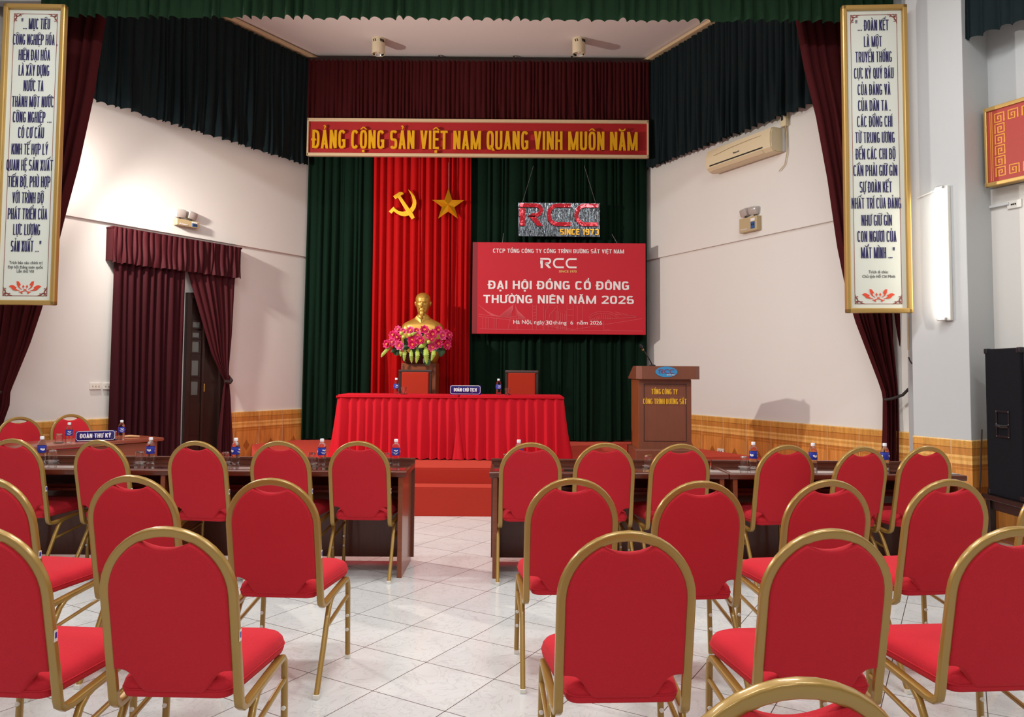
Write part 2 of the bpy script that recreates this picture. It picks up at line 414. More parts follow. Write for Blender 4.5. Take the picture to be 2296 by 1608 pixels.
# heavy sign-writer capitals drawn stroke by stroke, so that condensed lettering keeps an even weight
import unicodedata
GW = {'I': .0, 'M': .80, 'W': .9, 'Ơ': .62, '.': .0, ',': .0, ' ': .22, '1': .30, 'J': .45, 'L': .46, 'E': .48, 'F': .46, '"': .34, '”': .34, '“': .34}
def capitals(mb, s, x, y, z, width, cap, depth=.003, wt=.18, gap=.13):
    """s centred at x on the baseline z, drawn in total width with stems wt*cap wide"""
    h = cap; s = s.replace('...', '…'); ne = sum(.4 if c == ' ' else .35 if c in 'I1.,“”"' else 1 for c in s); t = min(wt*cap, .275*width/ne)
    def w0(c):
        bs = unicodedata.normalize('NFD', c)[0]
        return GW.get(bs, .56) if bs != '…' else .8
    g = min(gap*cap, .19*width/len(s))
    fixed = sum(t if w0(c) == 0 else 0 for c in s) + g*(len(s)-1)
    k = (width - fixed)/max(1e-6, sum(w0(c) for c in s))
    y0, y1 = y-depth, y
    cnt = [0]
    def poly(p):  # neighbouring strokes sit a hair apart in depth so that no two faces coincide
        cnt[0] += 1; mb.prism(p, y0 - (cnt[0] % 9)*.00025, y1)
    def rect(a, b_, c, d): poly([(a, b_), (c, b_), (c, d), (a, d)])
    def diag(xa, za, xb, zb, tt=None): tt = tt or t*1.02; poly([(xa-tt/2, za), (xa+tt/2, za), (xb+tt/2, zb), (xb-tt/2, zb)])
    tv = min(t*.86, h*.17)
    def ring(a, b_, c, d, a0, a1, n=22):
        """part of a rounded ring in the box a..c x b..d between two angles (degrees)"""
        cx, cz = (a+c)/2, (b_+d)/2; rx, rz = (c-a)/2, (d-b_)/2
        def pt(q, ex, ez, p=.62):
            cc, ss = math.cos(q), math.sin(q)
            return (cx+math.copysign(abs(cc)**p, cc)*ex, cz+math.copysign(abs(ss)**p, ss)*ez)
        Q = [math.radians(a0+(a1-a0)*i/n) for i in range(n+1)]
        for q0, q1 in zip(Q, Q[1:]):
            poly([pt(q0, rx, rz), pt(q1, rx, rz), pt(q1, max(rx-t, .001), max(rz-tv, .001)), pt(q0, max(rx-t, .001), max(rz-tv, .001))])
    cx = x - width/2
    for c in s:
        nf = unicodedata.normalize('NFD', c); b_ = nf[0]; marks = nf[1:]
        w_ = t if w0(c) == 0 else w0(c)*k
        X0, X1, Z0, Z1 = cx, cx+w_, z, z+h; mid = (X0+X1)/2
        if b_ == 'Đ': rect(X0-t*.45, z+h*.43, X0+w_*.52, z+h*.43+tv*.8); b_ = 'D'
        if b_ in 'BDEFHIKLMNPR': rect(X0, Z0, X0+t, Z1)
        if b_ == 'A': diag(X0+t/2, Z0, mid, Z1); diag(X1-t/2, Z0, mid, Z1); rect(X0+w_*.22, z+h*.2, X1-w_*.22, z+h*.2+tv*.85)
        elif b_ == 'B': ring(X0-w_*.5, z+h*.47, X1-.04*w_, Z1, -90, 90); ring(X0-w_*.5, Z0, X1, z+h*.47+tv, -90, 90)
        elif b_ in 'CG':
            ring(X0, Z0, X1, Z1, 38, 322)
            if b_ == 'G': rect(mid, z+h*.38, X1, z+h*.38+tv); rect(X1-t, Z0+h*.06, X1, z+h*.40)
        elif b_ == 'D': ring(X0-w_*.5, Z0, X1, Z1, -90, 90); rect(X0, Z1-tv, mid*.5+X0*.5, Z1); rect(X0, Z0, mid*.5+X0*.5, Z0+tv)
        elif b_ in 'EF':
            rect(X0, Z1-tv, X1, Z1); rect(X0, z+h*.5-tv/2+.03*h, X1-w_*.08, z+h*.5+tv/2+.03*h)
            if b_ == 'E': rect(X0, Z0, X1, Z0+tv)
        elif b_ == 'H': rect(X1-t, Z0, X1, Z1); rect(X0, z+h*.5-tv/2, X1, z+h*.5+tv/2)
        elif b_ == 'K': diag(X0+t, z+h*.36, X1-t/2, Z1, t*1.2); diag(X1-t*.5, Z0, X0+w_*.45, z+h*.62, t*1.15)
        elif b_ == 'L': rect(X0, Z0, X1, Z0+tv)
        elif b_ == 'M': rect(X1-t, Z0, X1, Z1); diag(mid, Z0, X0+t*.55, Z1, t*.95); diag(mid, Z0, X1-t*.55, Z1, t*.95)
        elif b_ == 'N': rect(X1-t, Z0, X1, Z1); diag(X1-t*.55, Z0, X0+t*.55, Z1, t*1.1)
        elif b_ in 'OQ0':
            ring(X0, Z0, X1, Z1, 0, 360, 40)
            if b_ == 'Q': diag(X1-t*.1, z-h*.06, mid+t*.2, z+h*.22, t)
        elif b_ in 'PR':
            ring(X0-w_*.5, z+h*.42, X1, Z1, -90, 90); rect(X0, Z1-tv, mid*.5+X0*.5, Z1)
            if b_ == 'R': diag(X1-t*.5, Z0, mid+t*.1, z+h*.46, t*1.05)
        elif b_ == 'S': ring(X0, z+h*.5-tv*.5, X1, Z1, 30, 270); ring(X0, Z0, X1, z+h*.5+tv*.5, -150, 90)
        elif b_ == 'T': rect(X0, Z1-tv, X1, Z1); rect(mid-t/2, Z0, mid+t/2, Z1)
        elif b_ == 'U': rect(X0, z+h*.3, X0+t, Z1); rect(X1-t, z+h*.3, X1, Z1); ring(X0, Z0, X1, z+h*.6, 180, 360)
        elif b_ == 'V': diag(mid, Z0, X0+t/2, Z1); diag(mid, Z0, X1-t/2, Z1)
        elif b_ == 'X': diag(X0+t/2, Z0, X1-t/2, Z1); diag(X1-t/2, Z0, X0+t/2, Z1)
        elif b_ == 'Y': diag(mid, z+h*.36, X0+t/2, Z1); diag(mid, z+h*.36, X1-t/2, Z1); rect(mid-t/2, Z0, mid+t/2, z+h*.42)
        elif b_ == '1': rect(X1-t, Z0, X1, Z1); diag(X0+t*.6, z+h*.72, X1-t, Z1, t)
        elif b_ == '2': ring(X0, z+h*.42, X1, Z1, -20, 170); diag(X0+t*.7, z+tv*.7, X1-t*.6, z+h*.60, t*1.1); rect(X0, Z0, X1, Z0+tv)
        elif b_ == '6': ring(X0, Z0, X1, z+h*.60, 0, 360, 30); ring(X0, Z0, X1, Z1, 50, 200)
        elif b_ == '3': ring(X0, z+h*.46, X1, Z1, -90, 150); ring(X0, Z0, X1, z+h*.54, -150, 90)
        elif b_ == '7': rect(X0, Z1-tv, X1, Z1); diag(X0+w_*.35, Z0, X1-t*.5, Z1)
        elif b_ == '9': ring(X0, z+h*.40, X1, Z1, 0, 360, 30); ring(X0, Z0, X1, Z1, -130, 20)
        elif b_ == '.': rect(X0, Z0, X0+t, Z0+t)
        elif b_ == ',': poly([(X0, Z0+t), (X0+t, Z0+t), (X0+t*.8, Z0-t*.9), (X0+t*.2, Z0-t*.9)])
        elif b_ == '…':
            for i in range(3): rect(X0+(w_-t*.8)*i/2, Z0, X0+(w_-t*.8)*i/2+t*.8, Z0+t*.9)
        elif b_ in '“”"':
            for i in (0, 1): poly([(X0+i*w_*.65, Z1), (X0+i*w_*.65+t*.75, Z1), (X0+i*w_*.65+t*.55, Z1-h*.3), (X0+i*w_*.65+t*.1, Z1-h*.3)])
        # accents
        zt = Z1 + h*.05; e = h*.13; a_ = t*.62; up = 0
        for m in marks:
            if m == '\u0302':
                diag(mid-h*.14, zt, mid, zt+e, a_); diag(mid+h*.14, zt, mid, zt+e, a_); up = 1
            elif m == '\u0306':
                stroke(mb, [(mid+h*.15*math.cos(q), zt+e+e*.9*math.sin(q)) for q in [PI+PI*i/8 for i in range(9)]], a_*.85, y0, y1); up = 1
            elif m == '\u031b': poly([(X1-t*.3, Z1-h*.10), (X1-t*.3, Z1), (X1+t*.25, Z1+h*.0), (X1+t*.3, Z1+h*.10), (X1+t*.85, Z1+h*.10), (X1+t*.7, Z1-h*.06)])
            elif m == '\u0323': rect(mid-t*.5, Z0-h*.08-t*.85, mid+t*.5, Z0-h*.08)
            else:
                xm = mid + (h*.12 if up else 0); zm = zt + (e*.75 if up else 0)
                if m == '\u0301': diag(xm-h*.05, zm, xm+h*.06, zm+e*1.25, a_)
                elif m == '\u0300': diag(xm+h*.05, zm, xm-h*.06, zm+e*1.25, a_)
                elif m == '\u0309': stroke(mb, [(xm-h*.06, zm+e*1.2), (xm, zm+e*1.5), (xm+h*.05, zm+e*1.1), (xm, zm+e*.5), (xm, zm)], a_*.75, y0, y1)
                elif m == '\u0303': stroke(mb, [(xm-h*.14, zm+e*.3), (xm-h*.07, zm+e*.8), (xm+h*.06, zm+e*.35), (xm+h*.14, zm+e*.85)], a_*.8, y0, y1)
        cx += w_ + g

def stroke(mb, pts, wd, y0, y1):
    """flat band of width wd along a 2-D (x,z) line, extruded y0..y1"""
    m = len(pts); L_, R_ = [], []
    for i in range(m):
        a = Vector(pts[max(i-1, 0)]); b = Vector(pts[min(i+1, m-1)]); d = (b-a).normalized(); n = Vector((-d.y, d.x))
        p = Vector(pts[i]); L_.append(tuple(p+n*wd/2)); R_.append(tuple(p-n*wd/2))
    for i in range(m-1):
        mb.prism([L_[i], L_[i+1], R_[i+1], R_[i]], y0, y1)
def arc(cx, cz, r, a0, a1, n=12, rz=None):
    rz = rz or r
    return [(cx+r*math.cos(math.radians(a0+(a1-a0)*i/n)), cz+rz*math.sin(math.radians(a0+(a1-a0)*i/n))) for i in range(n+1)]
def rcc(mb, x, z, wd, h, y0, y1, t=.17):
    """the three linked logo letters R C C in a wd x h box whose lower left corner is (x, z)"""
    k = h; T = t*h; lw = wd*.30; g = wd*.05
    def arcpoly(px, w_):
        r = h/2
        o = [(px+w_, z+h), (px+r*.9, z+h)] + arc(px+r*.9, z+r, r*.9, 90, 270, 14, r) + [(px+w_, z), (px+w_, z+T)]
        i = [(px+r*.9, z+T)] + arc(px+r*.9, z+r, r*.9-T, 270, 90, 14, r-T) + [(px+w_, z+h-T)]
        return o+i
    # R: top bar with bowl, leg, broken stem
    rb = h*.30
    bowl = [(x+.0, z+h), (x+lw-rb, z+h)] + arc(x+lw-rb, z+h-rb, rb, 90, -90, 10) + [(x+lw*.40, z+h-2*rb), (x+lw*.40+T*.8, z+h-2*rb+T*.95), (x+lw-rb, z+h-2*rb+T*.95)] \
        + arc(x+lw-rb, z+h-rb, rb-T, -90, 90, 10) + [(x+.0, z+h-T)]
    mb.prism(bowl, y0, y1)
    mb.prism([(x+lw*.38, z+h-2*rb+T*.3), (x+lw*.66, z+h-2*rb+T*.3), (x+lw, z), (x+lw*.76, z)], y0, y1)
    mb.prism([(x, z+h-1.35*T), (x+lw*.24, z+h-1.35*T), (x+lw*.24, z), (x+lw*.04, z), (x+lw*.04, z+h*.42), (x, z+h*.42)], y0, y1)
    mb.prism(arcpoly(x+lw+g, lw), y0, y1); mb.prism(arcpoly(x+2*(lw+g), lw), y0, y1)
LOTUS = [[(545,1010),(600,985),(650,992),(690,1020),(715,1030),(695,1060),(740,1090),(800,1105),(700,1110),(640,1095),(600,1050)],
         [(715,895),(760,900),(790,940),(810,980),(780,985),(785,1030),(840,1085),(760,1035),(725,975)],
         [(865,980),(895,1015),(870,1030),(880,1060),(845,1020)],
         [(765,1135),(820,1132),(875,1116),(920,1113),(865,1130),(838,1150),(860,1176),(830,1180),(808,1152)]]
def lotus(mb, x, z, wd, y0, y1):
    k = wd/725.
    for pl in LOTUS:
        for s in (1, -1):
            mb.prism([(x+s*(p[0]-910)*k, z-(p[1]-1040)*k) for p in pl], y0, y1)
    mb.prism([(x+(p[0]-910)*k, z-(p[1]-1040)*k) for p in [(870,1090),(910,1075),(950,1090),(910,1106)]], y0, y1)

# pleated cloth: L(v), R(v) give the side edges as points for v in 0 (top) .. 1 (hem)
def pleats(mb, Lf, Rf, nrm, folds, amp, nu=None, nv=24, seed=0, jit=.5, top=.55, hem=0., sharp=1.6, ampf=None):
    rnd = random.Random(seed); nu = nu or folds*10; nrm = Vector(nrm).to_3d()
    cut = [0.]
    for i in range(folds): cut.append(cut[-1] + 1 + jit*(rnd.random()-.5)*1.4)
    tot = cut[-1]; A = [1 - .7*rnd.random() for _ in range(folds)]; D = [rnd.random()*2*PI for _ in range(folds)]
    H = [rnd.random() for _ in range(folds)]
    def f(u, v):
        q = u*tot; k = 0
        while k < folds-1 and cut[k+1] < q: k += 1
        t = (q-cut[k])/(cut[k+1]-cut[k])
        wv = abs(math.sin(PI*t))**(1/sharp)
        a = amp*A[k]*(top+(1-top)*min(1, v*1.6))
        if ampf: a *= ampf(v)
        l, r = Vector(Lf(v)), Vector(Rf(v)); p = l.lerp(r, min(1, max(0, u + .12/folds*math.sin(D[k]+v*3.0)*math.sin(PI*t)*v)))
        p = p + nrm*(a*(wv-.5)) + nrm*(amp*.35*math.sin(v*4+D[k])*v*math.sin(PI*t))
        if hem: p.z += hem*v**6*(wv*.6 - .5*H[k])
        return p
    mb.grid(f, nu, nv)

#SCENE
# points measured on the photograph, set at their true distance Y (or on a wall)
_P, _R = 0.0515, 0.007
_fw = Vector((0, math.cos(_P), math.sin(_P))); _u0 = Vector((0, -math.sin(_P), math.cos(_P))); _x0 = Vector((1, 0, 0))
_xr = _x0*math.cos(_R) + _u0*math.sin(_R); _ur = _u0*math.cos(_R) - _x0*math.sin(_R)
EYE = Vector((0, 0, 1.452))
def ray(u, v): return _xr*((u-1148)/1712) - _ur*((v-745)/1712) + _fw
def at(u, v, Y): d = ray(u, v); return EYE + d*(Y/d.y)
def ground(u, v, z): d = ray(u, v); return EYE + d*((z-1.452)/d.z)

# wall frames: local X runs to the viewer's right along the wall, local -Y points into the room, Z is height
class Frame:
    def __init__(s, p, d): s.p = Vector(p).to_2d(); s.d = Vector(d).normalized(); s.rz = math.atan2(s.d.y, s.d.x); s.n = Vector((s.d.y, -s.d.x))
    def at(s, u, v, off=0.):
        r = ray(u, v); q = s.p + s.n*off; t = ((q.x-EYE.x)*s.n.x + (q.y-EYE.y)*s.n.y)/(r.x*s.n.x + r.y*s.n.y)
        X = EYE + r*t; return ((X.xy - s.p).dot(s.d), X.z)
    def put(s, o, x=0., z=0., off=0.): q = s.p + s.d*x + s.n*off; o.location = (q.x, q.y, z); o.rotation_euler = (0, 0, s.rz); return o
    def world(s, x, z, off=0.): q = s.p + s.d*x + s.n*off; return Vector((q.x, q.y, z))
WL = Frame((-3.03, 11.2), (.528, .849)); WR = Frame((2.0, 11.3), (.442, -.897))

# =================================================================== the room
def shell():
    b = MB(); b.box((-1, 4.5, -.05), (24, 16.5, .1)); struct(b.build('floor', M['floor']))
    b = MB(); b.box((-.5, 9.6, 6.15), (12, 4.8, .1)); struct(b.build('ceiling', M['ceiling']))
    b = MB(); b.box((-1, 1.9, 5.78), (24, 10.7, .1)); struct(b.build('ceiling.001', M['ceiling']))
    b = MB(); b.box((-.5, 11.55, 3.05), (6.5, .2, 6.3)); struct(b.build('wall_back', M['wall']))
    b = MB(); b.box((-1, -3.5, 2.9), (24, .2, 5.9)); struct(b.build('wall_rear', M['wall_hall']))
    b = MB(); b.box((-.6, 7.42, 5.62), (9.6, .12, 1.1)); struct(b.build('trim_1', M['wall_hall']))       # lintel over the stage opening
    # stage side walls: the upper half stands 3 cm proud of the lower half
    for nm, F, sg in (('wall_left', WL, -1), ('wall_right', WR, 1)):
        b = MB(); b.box((sg*9, .1, 1.55), (18.6, .2, 3.13)); o = F.put(b.build(nm, M['wall'])); struct(o)
        b = MB(); b.box((sg*2.3, .085, 4.62), (5.2, .23, 3.01)); o = F.put(b.build(nm+'_upper', M['wall'])); struct(o)
        b = MB(); b.box((sg*11.6, .1, 4.45), (13.4, .2, 2.7)); o = F.put(b.build(nm+'_hall', M['wall_hall'])); struct(o)
    # columns at the stage opening, with their tiled foot
    for nm, F, s0, s1 in (('trim_2', WR, 4.56, 5.10), ('trim_3', WL, -5.00, -4.46)):
        b = MB(); b.box(((s0+s1)/2, -.17, 2.9), (s1-s0, .37, 5.8), bev=.006); struct(F.put(b.build(nm, M['wall_hall'])))
        b = MB(); b.box(((s0+s1)/2, -.173, .445), (s1-s0+.014, .376, .89), bev=.004); struct(F.put(b.build('trim_9' if F is WR else 'trim_10', M['wainscot'])))
    # tiled dado on the side walls
    b = MB(); b.box((-.66, -.006, .445), (1.32, .02, .89)); struct(WL.put(b.build('trim_4', M['wainscot'])))
    b = MB(); b.box((-7.4, -.006, .445), (10, .02, .89)); struct(WL.put(b.build('trim_5', M['wainscot'])))
    b = MB(); b.box((9, -.006, .445), (18, .02, .89)); struct(WR.put(b.build('trim_6', M['wainscot'])))
    # cornice along the side walls under the stage ceiling
    for nm, F, sg in (('trim_7', WL, -1), ('trim_8', WR, 1)):
        b = MB(); b.box((sg*2.1, -.09, 6.06), (4.2, .18, .045), bev=.01); struct(F.put(b.build(nm, M['frame_pale'])))
    # short wall beside the right wing
    b = MB(); b.box((3.98, 7.30, 2.9), (.34, .10, 5.8), rz=-.35); struct(b.build('wall_stub', M['wall_hall']))
    # carpeted stage and its lower step
    def slab(pts, z0, z1):
        b = MB(); a = [b.bm.verts.new((x, y, z0)) for x, y in pts]; c = [b.bm.verts.new((x, y, z1)) for x, y in pts]; n = len(pts)
        b.face(a); b.face(c)
        for i in range(n): b.face((a[i], a[(i+1) % n], c[(i+1) % n], c[i]))
        return b
    b = slab([(-3.52, 10.42), (-2.56, 8.01), (3.60, 8.01), (2.0, 11.27), (-3.0, 11.22)], .0, .445)
    bmesh.ops.recalc_face_normals(b.bm, faces=b.bm.faces)
    bmesh.ops.bevel(b.bm, geom=[e for e in b.bm.edges if e.verts[0].co.z > .4 and e.verts[1].co.z > .4], offset=.012, segments=2, affect='EDGES')
    struct(b.build('floor_stage', M['carpet']))
    b = slab([(-3.62, 10.2), (-2.72, 7.73), (3.74, 7.73), (3.6, 8.005), (-2.565, 8.005), (-3.525, 10.40)], 0, .285)
    bmesh.ops.recalc_face_normals(b.bm, faces=b.bm.faces)
    bmesh.ops.bevel(b.bm, geom=[e for e in b.bm.edges if e.verts[0].co.z > .2 and e.verts[1].co.z > .2], offset=.012, segments=2, affect='EDGES')
    struct(b.build('floor_step', M['carpet']))
shell()

def door():
    # dark door in the left stage wall, x measured along the wall
    root = struct(MB().box((-1.96, -.015, 1.205), (.07, .07, 2.41), bev=.006).build('door_1', M['wood_dark'])); WL.put(root)
    MB().box((-1.46, -.015, 1.205), (.07, .07, 2.41), bev=.006).build('door_frame', M['wood_dark'], root)
    MB().box((-1.71, -.015, 2.38), (.44, .07, .07), bev=.006).build('door_frame', M['wood_dark'], root)
    b = MB(); b.box((-1.71, .0, 1.17), (.44, .03, 2.34))
    for (x0, x1, z0, z1) in ((-1.90, -1.80, 1.13, 1.30), (-1.90, -1.80, 1.375, 1.565), (-1.90, -1.80, 1.67, 1.80), (-1.90, -1.80, 1.855, 1.915), (-1.90, -1.80, 1.98, 2.05)):
        for zz in (z0-.01, z1+.01): b.box(((x0+x1)/2, -.022, zz), (x1-x0+.04, .02, .018))
        for xx in (x0-.01, x1+.01): b.box((xx, -.022, (z0+z1)/2), (.018, .02, z1-z0))
    for z0, z1 in ((.12, .55), (.62, 1.02)):
        b.box((-1.845, -.018, (z0+z1)/2), (.17, .012, z1-z0), bev=.004)
    b.box((-1.735, -.024, 1.2), (.035, .03, 2.3), bev=.004)
    leaf = b.build('door_leaf', M['wood_dark'], root)
    b = MB()
    for (x0, x1, z0, z1) in ((-1.90, -1.80, 1.13, 1.30), (-1.90, -1.80, 1.375, 1.565), (-1.90, -1.80, 1.67, 1.80), (-1.90, -1.80, 1.855, 1.915), (-1.90, -1.80, 1.98, 2.05)):
        b.box(((x0+x1)/2, -.018, (z0+z1)/2), (x1-x0, .008, z1-z0))
    b.build('door_pane', M['pane'], leaf)
    b = MB(); b.box((-1.718, -.042, 1.22), (.012, .01, .10), bev=.003); b.build('door_hinge', M['gold_frame'], leaf)
    MB().box((-1.415, -.012, 1.3), (.02, .03, 2.42)).build('door_architrave', M['wall'], root)
door()

# =================================================================== curtains
def lerp_tab(tab):
    def f(z):
        if z >= tab[0][1]: return tab[0][0]
        for (x0, z0), (x1, z1) in zip(tab, tab[1:]):
            if z >= z1: return x0 + (x1-x0)*(z0-z)/(z0-z1)
        return tab[-1][0]
    return f
def curtain(name, label, mat, Lf, Rf, nrm, folds, amp, cat='curtain', **k):
    b = MB(); pleats(b, Lf, Rf, nrm, folds, amp, **k)
    return tag(b.build(name, M[mat], smooth='all', fix=False), label, cat)
# backdrop
curtain('stage_curtain', 'dark green backdrop curtain left of the red backdrop panel', 'velvet_green',
        lambda v: (-3.02-.03*v, 11.12, 5.0-4.55*v), lambda v: (-2.02, 11.1, 5.0-4.55*v), (0, -1, 0), 11, .15, seed=3, hem=.05, nv=40, jit=1.2)
curtain('stage_curtain', 'bright red backdrop curtain behind the golden bust, hammer and star', 'velvet_red',
        lambda v: (-2.045+.01*v, 11.03, 5.0-4.54*v), lambda v: (-.608, 11.03, 5.0-4.54*v), (0, -1, 0), 17, .17, seed=5, nv=30, jit=1.1)
curtain('stage_curtain', 'dark green backdrop curtain right of the red panel, behind the red event banner', 'velvet_green',
        lambda v: (-.63, 11.1, 5.0-4.55*v), lambda v: (1.97, 11.12, 5.0-4.55*v), (0, -1, 0), 26, .13, seed=8, hem=.05, nv=40, jit=1.2)
b = MB()
pleats(b, lambda v: (-3.03, 10.98, 6.00-.93*v), lambda v: (1.99, 10.98, 6.00-.93*v), (0, -1, 0), 78, .05, nv=10, seed=11, top=.9, jit=.5)
val = tag(b.build('stage_valance', M['velvet_burgundy'], smooth='all', fix=False), 'burgundy pleated valance above the red slogan board at the back of the stage', 'valance')
MB().box((-.52, 11.0, 6.01), (5.02, .05, .05), bev=.008).build('curtain_rail', M['wood_dark'], val)
for x in (-2.0, -1.1, .0, .85): MB().box((x, 11.0, 6.06), (.025, .03, .05), bev=.004).build('rail_bracket', M['dark_cord'], val)
# dark valances on the side walls
for nm, F, x0, x1, lab in (('side_valance', WL, -3.42, -.12, 'dark teal pleated valance high on the left stage wall'), ('side_valance', WR, .17, 3.35, 'dark teal pleated valance high on the right stage wall')):
    b = MB()
    a, c = F.world(x0, 0, .13), F.world(x1, 0, .13)
    pleats(b, lambda v: (a.x, a.y, 6.01-1.58*v), lambda v: (c.x, c.y, 6.01-1.58*v), F.n, 36, .085, nv=14, seed=21 if F is WL else 22, top=.75, hem=.03, jit=.9)
    tag(b.build(nm, M['velvet_teal'], smooth='all', fix=False), lab, 'valance')
# green valance across the stage opening
b = MB()
pleats(b, lambda v: (-4.62, 7.27, 5.62-.75*v), lambda v: (3.70, 7.27, 5.62-.75*v), (0, -1, 0), 80, .085, nv=8, seed=31, top=.9, hem=.02, jit=.4)
tag(b.build('proscenium_valance', M['velvet_olive'], smooth='all', fix=False), 'long green pleated valance hanging across the top of the stage opening', 'valance')
# tied-back wing curtains
def wing(label, inner, outer_x, side, Y, seed):
    f = lerp_tab(inner)
    z = lambda v: 5.5-5.05*v
    Lf = (lambda v: (f(z(v)), Y, z(v))) if side > 0 else (lambda v: (outer_x(z(v)), Y, z(v)))
    Rf = (lambda v: (outer_x(z(v)), Y+.02, z(v))) if side > 0 else (lambda v: (f(z(v)), Y+.02, z(v)))
    root = thing('wing_curtain', label, 'curtain', (0, 0, 0))
    b = MB(); pleats(b, Lf, Rf, (0, -1, 0), 9, .13, nv=80, seed=seed, top=.7,
                     ampf=lambda v: .35+.65*min(1, abs(z(v)-1.22)/1.3))
    b.build('cloth', M['velvet_burgundy'], root, smooth='all', fix=False)
    return root
RW = [(2.80, 5.5), (2.871, 5.07), (2.955, 4.56), (3.071, 4.056), (3.179, 3.418), (3.267, 2.74), (3.342, 2.336), (3.434, 1.979), (3.561, 1.624), (3.655, 1.36), (3.690, 1.24), (3.685, .92), (3.663, .45)]
wr = wing('burgundy wing curtain tied back at the right edge of the stage', RW, lambda z: 3.87, 1, 7.6, 41)
LW = [(-4.12, 5.5), (-4.182, 5.02), (-4.276, 4.234), (-4.408, 3.5), (-4.524, 3.0), (-4.638, 2.459), (-4.72, 2.056), (-4.822, 1.699), (-4.949, 1.343), (-4.995, 1.219), (-5.0, 1.078), (-5.06, .9), (-5.1, .45)]
wl = wing('burgundy wing curtain tied back at the left edge behind the left quotation board', LW, lambda z: -5.19 if z > 1.9 else -5.19-.02*(1.9-z), -1, 7.6, 42)
b = MB(); b.tube([(3.66, 7.52, 1.20), (3.72, 7.48, 1.215), (3.80, 7.44, 1.25), (3.85, 7.42, 1.31), (3.90, 7.42, 1.335)], .014); b.build('tie_cord', M['dark_cord'], wr, smooth=True)
b = MB(); b.tube([(-5.16, 7.53, 1.27), (-5.08, 7.50, 1.23), (-5.0, 7.50, 1.215)], .014); b.build('tie_cord', M['dark_cord'], wl, smooth=True)
b = MB(); b.lathe([(0, -.014), (.028, -.012), (.036, 0), (.028, .012), (0, .014)], 14, (3.90, 7.38, 1.335), (1.15, .6)); tag(b.build('curtain_hook', M['wood_chair'], smooth=True), 'brown round hook holding the tie of the right wing curtain', 'hook')

# door curtains on the left stage wall
def wl_pt(x, z, off): return tuple(WL.world(x, z, off))
b = MB(); pleats(b, lambda v: wl_pt(-3.02, 3.06-.41*v, .14), lambda v: wl_pt(-1.28, 3.06-.41*v, .14), WL.n, 26, .05, nv=10, seed=51, top=.8, hem=.02, jit=.8)
dv = tag(b.build('door_valance', M['velvet_wine'], smooth='all', fix=False), 'wine red pleated valance above the dark side door', 'valance')
b = MB(); b.box((-2.15, -.06, 3.055), (1.76, .16, .02)); b.box((-3.02, -.06, 2.87), (.012, .15, .38)); o = b.build('valance_board', M['velvet_wine'], dv); WL.put(o)
b = MB(); pleats(b, lambda v: wl_pt(-2.97, 2.85-2.83*v, .10), lambda v: wl_pt(-2.07, 2.85-2.83*v, .10), WL.n, 11, .08, nv=24, seed=52, top=.8)
tag(b.build('door_curtain', M['velvet_maroon'], smooth='all', fix=False), 'closed burgundy curtain panel hanging straight on the left of the side door', 'curtain')
cr = thing('door_curtain', 'wine red curtain panel tied back on the right of the side door', 'curtain')
zt = lambda v: 2.85-2.83*v
fL = lerp_tab([(-2.06, 2.85), (-2.03, 2.65), (-1.86, 2.2), (-1.66, 1.65), (-1.52, 1.40), (-1.455, 1.29), (-1.475, 1.2), (-1.53, .6), (-1.54, 0)])
fR = lerp_tab([(-1.31, 2.85), (-1.335, 2.6), (-1.36, 1.9), (-1.395, 1.45), (-1.385, 1.28), (-1.36, 1.1), (-1.325, .6), (-1.31, 0)])
b = MB(); pleats(b, lambda v: wl_pt(fL(zt(v)), zt(v), .10), lambda v: wl_pt(fR(zt(v)), zt(v), .10), WL.n, 7, .08, nv=60, seed=53, top=.8, ampf=lambda v: .4+.6*min(1, abs(zt(v)-1.28)/.8))
b.build('cloth', M['velvet_wine'], cr, smooth='all', fix=False)
b = MB(); b.tube([wl_pt(-1.50, 1.30, .15), wl_pt(-1.43, 1.285, .17), wl_pt(-1.37, 1.31, .12), wl_pt(-1.36, 1.37, .03)], .022); b.build('tie_cord', M['dark_cord'], cr, smooth=True)

# =================================================================== back-of-stage signs
def slogan():
    Y = 10.86
    a, c = at(688, 263, Y), at(1455, 271, Y); d_, e_ = at(688, 349, Y), at(1455, 354, Y)
    x0, x1 = (a.x+d_.x)/2, (c.x+e_.x)/2; z1, z0 = (a.z+c.z)/2, (d_.z+e_.z)/2
    t = thing('slogan_board', 'long red slogan board with raised gold capital letters under the burgundy valance', 'sign', ((x0+x1)/2, Y, z0))
    W, Hh = x1-x0, z1-z0
    MB().box((0, .05, Hh/2), (W-.04, .03, Hh-.04)).build('panel', M['sign_red'], t)
    b = MB(); fwid = .045
    b.box((0, .03, fwid/2), (W, .07, fwid), bev=.008); b.box((0, .03, Hh-fwid/2), (W, .07, fwid), bev=.008)
    b.box((-W/2+.012, .03, Hh/2), (.024, .07, Hh), bev=.005); b.box((W/2-.012, .03, Hh/2), (.024, .07, Hh), bev=.005); b.build('frame', M['frame_pale'], t)
    lx, rx = at(701, 335, Y).x, at(1429, 335, Y).x; base = at(1065, 336, Y).z - z0
    b = MB(); capitals(b, 'ĐẢNG CỘNG SẢN VIỆT NAM QUANG VINH MUÔN NĂM', (lx+rx)/2-(x0+x1)/2, .0, base, rx-lx, .268, depth=.03, wt=.20, gap=.09)
    o = b.build('lettering', M['gold_letter'], t); o['label'] = 'raised gold capital letters'
slogan()
